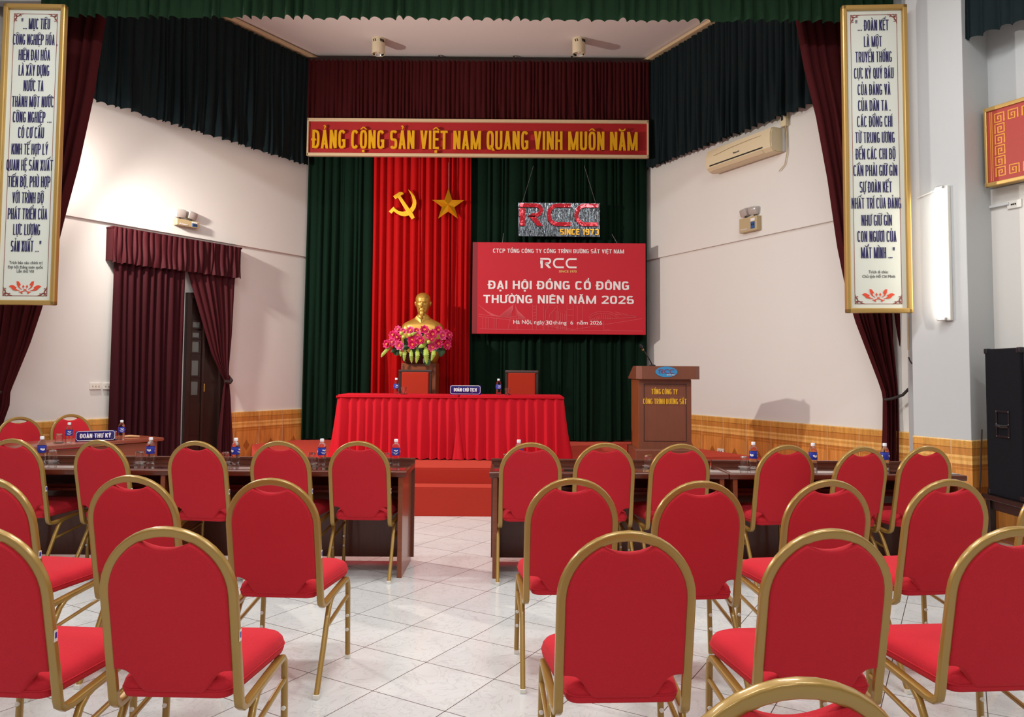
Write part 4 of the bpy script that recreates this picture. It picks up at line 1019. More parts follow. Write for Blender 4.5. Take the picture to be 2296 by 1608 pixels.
def podium():
    Y = 8.45; xl, xr_ = at(1428, 834, Y).x, at(1571, 836, Y).x; z0, z1 = at(1500, 850.5, Y).z, at(1500, 821, Y).z
    t = thing('podium', 'brown wooden podium with yellow lettering and a blue oval logo on the stage', 'podium', ((xl+xr_)/2, Y, ZS))
    W = xr_-xl; zb = z0-ZS; zt = z1-ZS
    # desk: wedge with chamfered front corners and a reading slope to the back
    prof = [(0, zb), (0, zt), (.27, zt), (.62, zb+.02), (.62, zb)]
    t2 = bmesh.new(); xe = W/2
    A = [t2.verts.new((-xe, y, z)) for y, z in prof]; B = [t2.verts.new((xe, y, z)) for y, z in prof]; n = len(prof)
    t2.faces.new(A); t2.faces.new(B[::-1])
    for i in range(n): t2.faces.new((A[i], A[(i+1) % n], B[(i+1) % n], B[i]))
    bmesh.ops.recalc_face_normals(t2, faces=t2.faces)
    ed = [e for e in t2.edges if all(abs(v.co.y) < 1e-6 for v in e.verts) and abs(e.verts[0].co.x-e.verts[1].co.x) < 1e-6]
    bmesh.ops.bevel(t2, geom=ed, offset=.055, segments=1, affect='EDGES')
    b = MB(); b.add(t2); b.build('desk_top', M['wood_podium'], t)
    bl, br = at(1432, 900, Y+.07).x - t.location.x, at(1549.5, 900, Y+.07).x - t.location.x
    b = MB(); b.box(((bl+br)/2, .07+.25, (zb+.02)/2), (br-bl, .50, zb-.02), bev=.004); b.build('body', M['wood_podium'], t)
    for x in (bl-.001, br+.001): MB().box((x, .07+.25, (zb+.14)/2), (.006, .49, zb-.16)).build('side_panel', M['wood_podium_side'], t)
    # inset line round the front
    b = MB(); mx0, mx1 = bl+.06, br-.055; mz0, mz1 = .245, zb-.055
    for x in (mx0, mx1): b.box((x, .069, (mz0+mz1)/2), (.006, .004, mz1-mz0))
    for z in (mz0, mz1): b.box(((mx0+mx1)/2, .069, z), (mx1-mx0, .004, .006))
    b.build('inlay_line', M['wood_dark'], t)
    b = MB(); b.box(((bl+br)/2, .30, .08), (br-bl+.10, .62, .16), bev=.012); b.build('plinth', M['wood_podium'], t)
    b = MB(); ox = at(1494, 833, Y).x - t.location.x; oz = at(1494, 834, Y).z-ZS; pts = [(ox+.121*math.cos(q*PI/20), oz+.058*math.sin(q*PI/20)) for q in range(40)]
    b.prism(pts, -.006, .002); ov = b.build('oval_logo', M['blue_oval'], t)
    b = MB(); rcc(b, ox-.085, oz-.018, .17, .046, -.009, -.005); b.build('lettering', M['maroon_print'], ov)
    b = MB(); words(b, 'SINCE 1973', ox+.045, -.0065, oz-.04, .085, .012, depth=.002, bold=.02); b.build('small_lettering', M['white_print'], ov)
    b = MB()
    for s, u0, u1, vb, cap in (('TỔNG CÔNG TY', 1460.5, 1519, 884, .058), ('CÔNG TRÌNH ĐƯỜNG SẮT', 1442, 1539, 906, .060)):
        p0, p1 = at(u0, vb, Y+.07), at(u1, vb, Y+.07); capitals(b, s, (p0.x+p1.x)/2-t.location.x, .068, p0.z-ZS, p1.x-p0.x, cap, depth=.003, wt=.18, gap=.12)
    b.build('lettering', M['yellow_print'], t)['label'] = 'yellow capital letters'
    # gooseneck microphone standing on the desk
    p0, p1, p2 = at(1463, 821, Y+.15), at(1441, 783, Y+.02), at(1436, 775, Y)
    m = thing('gooseneck_microphone', 'thin black gooseneck microphone standing on the podium', 'microphone', (p0.x, Y+.15, z1))
    L = lambda p: tuple(Vector(p)-Vector((p0.x, Y+.15, z1)))
    b = MB(); b.lathe([(0, 0), (.035, 0), (.035, .012), (.012, .02), (0, .02)], 16); b.build('base', M['black_plastic'], m, smooth=True)
    b = MB(); mid = (p0+p1)/2 + Vector((.012, 0, -.004)); b.tube([(0, 0, .01), L(mid), L(p1)], .006, n=8); b.build('gooseneck', M['black_plastic'], m, smooth=True)
    b = MB(); d = (p2-p1).normalized(); b.tube([L(p1), L(p1+d*.02), L(p1+d*.05), L(p1+d*.065)], .017, n=10, scale=[.5, 1, 1, .4]); b.build('mic_head', M['black_plastic'], m, smooth=True)
    b = MB(); b.tube([L(p1-d*.012), L(p1)], .012, n=10); b.build('ring', M['frame_gold'], m, smooth=True)
podium()

def pedestal():
    x = at(938, 850, 10.3).x
    t = thing('pedestal', 'brown wooden pedestal carrying the golden bust', 'pedestal', (x, 10.55, ZS))
    MB().box((0, 0, .555), (.46, .50, 1.11), bev=.008).build('body', M['wood_podium_side'], t)
    MB().box((0, 0, .04), (.54, .58, .08), bev=.01).build('plinth', M['wood_podium'], t)
    for s in (-1, 1): MB().box((s*.215, -.252, .57), (.035, .012, 1.02), bev=.003).build('corner_strip', M['wood_podium'], t)
    return t
ped = pedestal()
def bust():
    x = at(948, 700, 10.58).x; zb = ZS+1.11; ztop = at(948, 656, 10.55).z; zchin = at(948, 703.5, 10.55).z
    t = thing('bust', 'golden bust of a bearded man in a collared jacket on the brown pedestal', 'bust', (x, 10.58, zb))
    hh = ztop-zchin; c0 = zchin-zb
    g = lambda x, z, x0, z0, sx, sz: math.exp(-((x-x0)/sx)**2-((z-z0)/sz)**2)
    k = hh/.29
    # rows: height, half width, half depth, forward shift, squareness
    rows = [(0, .20, .13, 0, .9), (.06, .22, .14, 0, .9), (.18, .265, .155, 0, .9), (.32, .295, .165, 0, .85), (.42, .302, .165, 0, .8), (.48, .296, .16, 0, .8), (.53, .275, .15, .0, .8), (.565, .235, .135, .0, .85),
            (.59, .185, .118, .0, .9), (.615, .135, .10, -.0, 1), (.635, .105, .088, -.005, 1), (.655, .088, .082, -.008, 1), (c0-.02*k, .080, .082, -.012, 1)]
    head = [(.0, .050, .066, -.038), (.012, .060, .078, -.032), (.03, .068, .090, -.024), (.055, .076, .099, -.016), (.08, .083, .104, -.012), (.105, .089, .108, -.008), (.13, .093, .114, -.004), (.155, .096, .120, 0), (.18, .099, .123, .002), (.205, .100, .122, .004),
            (.23, .095, .115, .006), (.25, .085, .103, .008), (.268, .068, .084, .01), (.281, .045, .056, .01), (.288, .022, .028, .01)]
    R_ = [r for r in rows if r[0] < c0-.021*k] + [rows[-1]] + [(c0+h*k, w_*k, d*k, s*k, 1) for h, w_, d, s in head]
    import bisect
    fine = []
    for i in range(len(R_)-1):
        m = 3 if R_[i][0] >= c0-.03 else 2
        for j in range(m):
            q = j/m; fine.append(tuple(a+(b_-a)*q for a, b_ in zip(R_[i], R_[i+1])))
    fine.append(R_[-1])
    feats = [(0, .098, .013, .013, .026), (.014, .093, .008, .008, .008), (-.014, .093, .008, .008, .008), (0, .118, .010, .022, .018), (.038, .160, .028, .008, .011), (-.038, .160, .028, .008, .011),
             (.036, .142, .019, .010, -.015), (-.036, .142, .019, .010, -.015), (.036, .140, .013, .006, .009), (-.036, .140, .013, .006, .009), (.036, .1335, .016, .0025, -.004), (-.036, .1335, .016, .0025, -.004), (.06, .115, .020, .016, .006), (-.06, .115, .020, .016, .006),
             (.022, .079, .020, .006, .009), (-.022, .079, .020, .006, .009), (0, .069, .024, .004, -.006), (0, .060, .020, .006, .007), (0, .03, .024, .016, .010), (.048, .075, .010, .02, -.004), (-.048, .075, .010, .02, -.004)]
    nth = 72; b = MB(); rings = []
    for z, w_, d, s, pw in fine:
        ring = []
        for j in range(nth):
            q = 2*PI*j/nth; cx, cy = math.cos(q), math.sin(q)
            px, py = math.copysign(abs(cx)**pw, cx)*w_, math.copysign(abs(cy)**pw, cy)*d + s
            if z > c0-.03 and cy < .35:
                hz = (z-c0)/k; hx = px/k
                e = sum(a*g(hx, hz, x0, z0, sx, sz) for x0, z0, sx, sz, a in feats)
                py -= e*k*max(0, min(1, (.35-cy)/.5))
            elif z < .63 and cy < 0:  # jacket: breast pockets, buttons placket, sleeve seams
                for s_ in (-1, 1):
                    if .33 < z < .40 and .06 < s_*px < .16: py -= .006
                    if .395 < z < .415 and .055 < s_*px < .165: py -= .011
                    py += .012*math.exp(-((s_*px-.215-.03*(z-.3))/.010)**2)*(1 if z < .56 else 0)
                py -= .004*math.exp(-(px/.012)**2)
            ring.append(b.bm.verts.new((px, py, z)))
        rings.append(ring)
    for a, c in zip(rings, rings[1:]):
        for j in range(nth): b.face((a[j], a[(j+1) % nth], c[(j+1) % nth], c[j]))
    b.face(rings[0][::-1]); b.face(rings[-1])
    b.build('figure', M['gold_bust'], t, smooth='all')
    # ears
    for s in (-1, 1):
        b = MB(); b.lathe([(0, -.034*k), (.014*k, -.028*k), (.019*k, 0), (.024*k, .022*k), (.014*k, .034*k), (0, .038*k)], 14, (0, 0, 0), (.55, 1))
        o = b.build('ear', M['gold_bust'], t, smooth='all'); o.location = (s*.102*k, .012*k, c0+.135*k); o.rotation_euler = (0, s*.12, s*-.35)
    # swept-back hair cap at the sides, goatee, moustache, collar
    b = MB()
    hw = [(.115, .0900, .112), (.13, .093, .114), (.155, .096, .120), (.18, .099, .123), (.205, .100, .122), (.23, .095, .115), (.25, .085, .103), (.268, .068, .084)]
    def hair(u, v):
        q = PI*(-.10+1.20*u); h = .115+.150*v
        for (h0, w0_, d0), (h1, w1, d1) in zip(hw, hw[1:]):
            if h <= h1: r = (h-h0)/(h1-h0); ww, dd = w0_+(w1-w0_)*r, d0+(d1-d0)*r; break
        e = .0045*min(1, 5*min(u, 1-u))*min(1, 6*v+.2)*(1-v**3) + .0012*math.sin(26*q+9*v) - .001
        return Vector((math.cos(q)*(ww+e)*k, .005*k+math.sin(q)*(dd+e)*k, c0+h*k))
    b.grid(hair, 40, 10); b.build('hair', M['gold_bust'], t, smooth='all')
    b = MB(); b.sweep([(0, -.105*k, c0+.045*k), (0, -.118*k, c0+.015*k), (0, -.122*k, c0-.02*k), (.002, -.118*k, c0-.055*k), (.004, -.112*k, c0-.085*k)], .058*k, .03*k, n=10, power=.9, scale=[.8, 1, .85, .5, .12]); b.build('goatee', M['gold_bust'], t, smooth='all')
    for s in (-1, 1):
        b = MB(); b.tube([(s*.003*k, -.121*k, c0+.084*k), (s*.02*k, -.119*k, c0+.078*k), (s*.036*k, -.108*k, c0+.064*k), (s*.042*k, -.098*k, c0+.048*k)], .0065*k, n=8, scale=[.8, 1, .8, .3]); b.build('moustache', M['gold_bust'], t, smooth='all')
        b = MB(); b.prism([(s*.004, .555), (s*.012, .60), (s*.075, .655), (s*.10, .62), (s*.075, .565), (s*.035, .535)], -.012, 0, f=lambda x, y, z: (x, y-.128-(.655-z)*.12+abs(x)*.55, z), bev=.004); b.build('collar', M['gold_bust'], t, smooth=40)
bust()

def flowers():
    Y = 10.22; cx = at(932, 790, Y).x; zb = ZS+1.11
    t = thing('flower_arrangement', 'pink lotus arrangement with hanging ferns in front of the golden bust', 'flowers', (cx, Y, zb))
    O = Vector((cx, Y, zb)); rnd = random.Random(5)
    b = MB(); b.lathe([(0, 0), (.14, 0), (.19, .03), (.21, .09), (.20, .13), (0, .12)], 24, (0, .10, 0), (1, .55)); b.build('bowl', M['pot'], t, smooth=True)
    MB().box((0, .12, .012), (.30, .16, .024), bev=.01).build('bowl_foot', M['pot'], t)
    def petal_mesh(r, tilt):
        bb = MB()
        def ring(n, r0, tl, ln, wd, ph):
            for i in range(n):
                q = 2*PI*i/n+ph; c, s = math.cos(q), math.sin(q)
                def f(u, v):
                    a = (u-.5)*wd*math.sin(PI*min(1, .12+.80*v))**.8; d = r0+ln*v*math.cos(tl*(.4+.6*v)); h = ln*v*math.sin(tl*(1.1-.25*v)) + .5*a*a/max(wd, 1e-4)
                    return Vector((c*d - s*a, -h, s*d + c*a))
                bb.grid(f, 3, 4)
        ring(8, r*.15, .55, r*.95, r*.62, rnd.random()); ring(7, r*.10, .95, r*.85, r*.55, rnd.random()); ring(5, r*.05, 1.25, r*.7, r*.45, rnd.random())
        return bb
    spots = [(460,870,50),(380,960,58),(445,1000,62),(660,890,56),(760,892,40),(890,880,62),(780,968,58),(690,1040,64),(820,1055,62),(490,1130,66),(695,1115,62),(285,1110,60),(370,1075,60),(1020,950,66),(1110,885,60),(1180,970,64),(1235,940,60),(1285,960,52),(940,975,40),(1000,1030,44),(1110,1100,66),(1015,1155,66),(1250,1125,62),(1275,1015,52),(550,900,44)]
    pm = {}
    for i, (x, y, r) in enumerate(spots):
        u, v = 830+x/7.309, 620+y/7.309
        dep = Y - .10 - .10*math.cos((u-932)/80*1.3) + .05*rnd.random() + (.06 if y < 930 else 0)
        p = at(u, v, dep) - O; rr = r/7.309*dep/1712*1.3
        bb = petal_mesh(rr, .8); o = bb.build('lotus_flower', M['petal'] if i % 3 else M['petal_light'], t, smooth='all', fix=False); o.location = p
        o.rotation_euler = ((v-775)/70*.55+.1*(rnd.random()-.5), 0, (u-932)/85*.65)
        h = MB(); h.lathe([(0, -.010), (rr*.24, -.008), (rr*.30, .006), (0, .010)], 12)
        hh = h.build('flower_heart', M['pollen'], o, smooth=True); hh.location = (0, -rr*.30, 0); hh.rotation_euler = (PI/2, 0, 0)
    for (x, y) in ((548, 992), (960, 1075), (650, 960), (510, 930)):
        p = at(830+x/7.309, 620+y/7.309, Y-.2) - O; b = MB(); b.lathe([(0, -.028), (.02, -.02), (.028, 0), (.02, .02), (0, .026)], 12, tuple(p)); b.build('bud', M['bud'], t, smooth=True)
    def leaf(pts, wd, mat, nm, jag=0.):
        b = MB(); L_ = [at(830+x/7.309, 620+y/7.309, Y+dy) - O for x, y, dy in pts]; m = len(L_)
        def path(q): i = min(m-2, int(q*(m-1))); return L_[i].lerp(L_[i+1], q*(m-1)-i)
        nv = 16
        def f(u, v):
            p = path(v); d = (path(min(1, v+.05))-path(max(0, v-.05))).normalized(); sd = d.cross(Vector((0, -1, 0))).normalized()
            w_ = wd*math.sin(PI*min(1, .10+.86*v))**.7*(1-jag*(int(v*nv) % 2))
            return p + sd*(u-.5)*w_ + Vector((0, .35*abs(u-.5)*w_, 0))
        b.grid(f, 4, nv); b.build(nm, M[mat], t, smooth='all', fix=False)
    for pts, wd in (([(345,1150,-.1),(260,1215,-.16),(205,1275,-.17),(180,1325,-.16)],.05), ([(570,1200,-.15),(560,1280,-.2),(555,1390,-.18)],.055), ([(665,1190,-.15),(670,1300,-.2),(680,1420,-.17)],.055),
                    ([(765,1190,-.15),(775,1290,-.21),(755,1420,-.18)],.065), ([(905,1150,-.15),(915,1280,-.22),(925,1430,-.19)],.08), ([(1040,1190,-.15),(1035,1280,-.2),(1000,1380,-.18)],.065), ([(500,1190,-.15),(505,1260,-.18),(500,1310,-.16)],.05), ([(640,970,-.2),(700,940,-.22),(760,915,-.2)],.04)):
        leaf(pts, wd, 'leaf_light', 'fern_frond', .3)
    for pts, wd, mt in (([(430,1120,-.05),(390,1200,-.12),(340,1245,-.13)],.06,'leaf'), ([(450,1180,-.05),(430,1240,-.1),(450,1295,-.1)],.10,'leaf'), ([(600,1060,-.05),(590,1130,-.12),(545,1220,-.12)],.10,'leaf'), ([(920,1085,-.1),(860,1130,-.2),(790,1165,-.2)],.06,'leaf_light'),
                        ([(780,1130,-.05),(820,1200,-.12),(830,1240,-.12)],.12,'leaf'), ([(1160,1150,-.05),(1170,1230,-.12),(1150,1315,-.12)],.09,'leaf'), ([(860,900,-.1),(850,940,-.15),(880,960,-.15)],.07,'leaf'), ([(890,1330,-.1),(930,1400,-.14),(960,1455,-.14)],.10,'leaf'),
                        ([(560,1020,-.1),(600,1060,-.1),(610,1140,-.1)],.08,'leaf'), ([(930,1060,-.1),(940,1120,-.1),(950,1200,-.1)],.08,'leaf'), ([(1080,1140,-.05),(1110,1200,-.1),(1120,1240,-.1)],.08,'leaf'), ([(330,1060,-.02),(270,1050,-.08),(215,1062,-.08)],.008,'leaf'), ([(860,1180,-.1),(890,1240,-.14),(880,1320,-.14)],.08,'leaf'), ([(720,1160,-.08),(700,1220,-.12),(690,1280,-.12)],.09,'leaf')):
        leaf(pts, wd, mt, 'leaf')
    b = MB()
    for x, z in ((-.25, .28), (.0, .3), (.25, .28), (.12, .2), (-.12, .2)): b.tube([(x*.3, .08, .1), (x*.7, .05, .2), (x, .0, z)], .008, n=5)
    b.build('stem', M['leaf'], t)
flowers()

# =================================================================== small table things
def bottle_tree():
    t = thing('water_bottle', None, 'bottle')
    pr = [(0, 0), (.022, 0), (.029, .006), (.030, .03), (.0275, .037), (.030, .045), (.0305, .062), (.0305, .125), (.029, .134), (.026, .145), (.018, .158), (.0135, .164), (.0135, .170), (0, .170)]
    b = MB(); b.lathe(pr, 20); b.build('bottle_body', M['water'], t, smooth=True)
    b = MB(); b.lathe([(.0308, .068), (.0312, .069), (.0312, .120), (.0308, .121)], 20); lb = b.build('bottle_label', M['bottle_label'], t, smooth=True)
    b = MB()
    for zz, q0, q1, hh in ((.104, -1.9, -1.0, .010), (.088, -2.2, -.8, .003), (.080, -2.0, -1.1, .003), (.094, -.2, .7, .016), (.094, 2.2, 3.1, .016)):
        b.sweep([(.0312*math.cos(q0+(q1-q0)*i/8), .0312*math.sin(q0+(q1-q0)*i/8), zz+.003*math.sin(i)) for i in range(9)], .001, hh, n=4, a0=(1, 0, 0) if False else (math.cos(q0), math.sin(q0), 0))
    b.build('label_print', M['white_print'], lb)
    b = MB(); b.lathe([(0, .190), (.013, .190), (.0148, .187), (.0148, .168), (0, .168)], 18); b.build('bottle_cap', M['bottle_cap'], t, smooth=True)
    return t
def glass_tree(upright=False):
    t = thing('drinking_glass', None, 'glass')
    b = MB()
    if upright: b.lathe([(0, .013), (.026, .013), (.033, .085), (.031, .085), (.0245, .022), (0, .022)], 20)
    else: b.lathe([(0, .088), (.024, .088), (.027, .082), (.033, .013), (.031, .013), (.025, .078), (0, .080)], 12)
    b.build('tumbler', M['drink_glass'], t)
    b = MB(); b.lathe([(0, 0), (.030, 0), (.045, .008), (.047, .012), (.043, .0125), (.028, .006), (0, .006)], 20); b.build('saucer', M['drink_glass'], t, smooth=True)
    return t
protoB = protoG = protoU = None
def bottle(x, y, z, label, group, rz=0):
    global protoB
    if protoB is None: protoB = o = bottle_tree()
    else: o = copy_tree(protoB)
    o.location = (x, y, z); o.rotation_euler = (0, 0, rz); tag(o, label, 'bottle', group)
def drink(x, y, z, label, group, up=False):
    global protoG, protoU
    if up:
        if protoU is None: protoU = o = glass_tree(True)
        else: o = copy_tree(protoU)
    else:
        if protoG is None: protoG = o = glass_tree()
        else: o = copy_tree(protoG)
    o.location = (x, y, z); tag(o, label, 'glass', group)
DZ = .7455
ordn = ['nearest the aisle', 'second from the aisle', 'third from the aisle', 'fourth from the aisle', 'fifth from the aisle', 'sixth from the aisle']
for i, (x, y) in enumerate([(-.872, 5.82), (-1.428, 5.80), (-2.082, 5.81), (-2.73, 5.82), (-3.56, 5.83), (-3.90, 5.83)]):
    bottle(x, y, DZ, 'water bottle with blue label on the left desk row, %s' % ordn[i], 'bottles on the audience desks', rz=i*.7)
for i, (x, y) in enumerate([(-.945, 5.80), (-1.49, 5.755), (-2.152, 5.79), (-2.787, 5.765), (-3.47, 5.82)]):
    drink(x, y, DZ, 'upturned drinking glass on a saucer on the left desk row, %s' % ordn[i], 'glasses on the audience desks')
for i, (x, y) in enumerate([(.058, 5.83), (1.82, 5.775), (2.25, 5.73), (2.80, 5.76)]):
    bottle(x, y, DZ, 'water bottle with blue label on the right desk row, %s' % ordn[i], 'bottles on the audience desks', rz=i*.9+.4)
for i, (x, y) in enumerate([(-.033, 5.80), (1.027, 5.76), (1.734, 5.725)]):
    drink(x, y, DZ, 'upturned drinking glass on a saucer on the right desk row, %s' % ordn[i], 'glasses on the audience desks')
ZT = 1.178
for u, lab in ((887, 'left half'), (1118.6, 'right half')):
    p = ground(u, 884.5, ZT); bottle(p.x, 8.92, ZT, 'water bottle with blue label on the %s of the red head table' % lab, 'bottles on the head table', .3)
for u, lab in ((904.5, 'left half'), (1138, 'right half')):
    p = ground(u, 884.5, ZT); drink(p.x, 8.92, ZT, 'drinking glass on a saucer on the %s of the red head table' % lab, 'glasses on the head table', True)

def nameplate(label, txt, c, rz, W, Hh, tw):
    t = thing('nameplate', label, 'nameplate', c, rz)
    tilt = Matrix.Rotation(-.22, 4, 'X')
    b = MB(); b.box((0, 0, 0), (W, .006, Hh), mat=Matrix.Translation((0, 0, Hh/2)) @ tilt @ Matrix.Diagonal((W, .006, Hh, 1))); b.build('plate', M['blue_plate'], t)
    b = MB(); b.box((0, 0, 0), (1, 1, 1), mat=Matrix.Translation((0, .035, Hh/2-.004)) @ Matrix.Rotation(.25, 4, 'X') @ Matrix.Diagonal((W*.98, .005, Hh*.96, 1))); b.build('back_plate', M['blue_plate'], t)
    T = Matrix.Translation((0, 0, Hh/2)) @ tilt
    b = MB(); e = .009; c_ = .018
    x0, z0 = W/2-e, Hh/2-e; o = [(-x0+c_, -z0), (x0-c_, -z0), (x0-c_*.4, -z0+c_*.4), (x0, -z0+c_), (x0, z0-c_), (x0-c_*.4, z0-c_*.4), (x0-c_, z0), (-x0+c_, z0), (-x0+c_*.4, z0-c_*.4), (-x0, z0-c_), (-x0, -z0+c_), (-x0+c_*.4, -z0+c_*.4), (-x0+c_, -z0)]
    stroke(b, o, .0035, -.006, -.003); bmesh.ops.transform(b.bm, matrix=T, verts=b.bm.verts); b.build('border', M['white_print'], t)
    b = MB(); capitals(b, txt, 0, -.003, -.021, tw, .042, depth=.003, wt=.22, gap=.13); bmesh.ops.transform(b.bm, matrix=T, verts=b.bm.verts); b.build('lettering', M['white_print'], t)
p = ground(1044, 885, ZT)
nameplate('blue nameplate with white capitals in the middle of the red head table', 'ĐOÀN CHỦ TỊCH', (p.x, 8.90, ZT), -.02, .365, .115, .262)

# =================================================================== audience desks
def desk(label, x0, x1, yf=5.425, yb=5.935):
    xc = (x0+x1)/2; W = x1-x0; D = yb-yf
    t = thing('conference_desk', label, 'desk', (xc, (yf+yb)/2, 0), group='brown audience desks')
    b = MB(); b.box((0, 0, .724), (W-.004, D-.03, .036), bev=.008)
    b.sweep([(-W/2+.002, -D/2+.012, .722), (W/2-.002, -D/2+.012, .722)], .040, .030, n=10, a0=(0, 0, 1)); b.build('tabletop', M['wood_desk'], t, smooth=35)
    MB().box((0, .012, .7425), (W-.05, D-.075, .004), bev=.001).build('glass_top', M['tabletop_glass'], t)
    b = MB(); b.box((0, D/2-.012, .40), (W-.01, .022, .735)); b.build('back_panel', M['wood_panel'], t)
    MB().box((0, D/2-.012, .772), (W-.004, .03, .022), bev=.005).build('rail', M['wood_desk'], t)
    for s in (-1, 1): MB().box((s*(W/2-.045), .0, .353), (.034, D-.02, .706), bev=.004).build('side_panel', M['wood_red'], t)
    b = MB(); b.box((0, .09, .572), (W-.12, D-.21, .018), bev=.002); b.box((0, -.02, .585), (W-.12, .016, .045), bev=.002); b.build('shelf', M['wood_desk'], t)
    return t
desk('brown conference desk left of the aisle, its end panel at the aisle', -2.408, -.735)
desk('brown conference desk at the left edge of the hall, second from the aisle', -4.085, -2.412)
desk('brown conference desk right of the aisle, its end panel at the aisle', -.155, 1.535)
desk('brown conference desk on the far right with a rounded end, second from the aisle', 1.539, 3.215)

# secretaries' table on the left, turned towards the stage
def sec_table():
    W, D, H = 1.55, .60, .755
    a = Vector((-3.55, 7.86)); d = Vector((.545, .837)).normalized(); n = Vector((-d.y, d.x))
    c = a - d*W/2 + n*D/2; rz = math.atan2(d.y, d.x)
    t = thing('secretary_table', 'red brown table with a blue nameplate in front of the left wall', 'table', (c.x, c.y, 0), rz)
    b = MB(); b.box((0, 0, H-.0175), (W, D, .035), bev=.012); b.build('tabletop', M['wood_sec'], t, smooth=35)
    MB().box((0, -D/2+.06, .36), (W-.14, .02, .70), bev=.003).build('front_panel', M['wood_sec'], t)
    for s in (-1, 1): MB().box((s*(W/2-.06), .0, .36), (.03, D-.10, .72), bev=.003).build('side_panel', M['wood_sec'], t)
    f = lambda x, y: (c.x + d.x*x + n.x*y, c.y + d.y*x + n.y*y)
    g = lambda u, v: ground(u, v, H)
    for (u, v), lab in (((154, 993), 'left of the nameplate'), ((272, 985.5), 'right of the nameplate')):
        q = g(u, v); bottle(q.x, q.y, H, 'water bottle with blue label on the red brown side table, %s' % lab, 'bottles on the side table', .5)
    for (u, v), lab in (((132, 994), 'left of the nameplate'), ((255, 987), 'right of the nameplate')):
        q = g(u, v); drink(q.x, q.y, H, 'upturned drinking glass on a saucer on the red brown side table, %s' % lab, 'glasses on the side table')
    q = g(214, 989.5)
    nameplate('blue nameplate with white serif style capitals on the red brown side table', 'ĐOÀN THƯ KÝ', (q.x, q.y, H), .52, .345, .105, .262)
    q = g(296, 981)
    k = thing('plastic_tool', 'small tan plastic tool lying near the right end of the red brown side table', 'tool', (q.x, q.y, H), rz*.3)
    b = MB(); b.sweep([(-.07, 0, .012), (-.03, 0, .014), (.02, .004, .012), (.07, .004, .010)], .03, .018, n=8, a0=(0, 1, 0), scale=[.7, 1, .8, .6]); b.build('handle', M['tan'], k, smooth=True)
    b = MB(); b.box((-.02, .03, .006), (.10, .018, .010), bev=.003); b.build('lower_jaw', M['tan'], k)
sec_table()

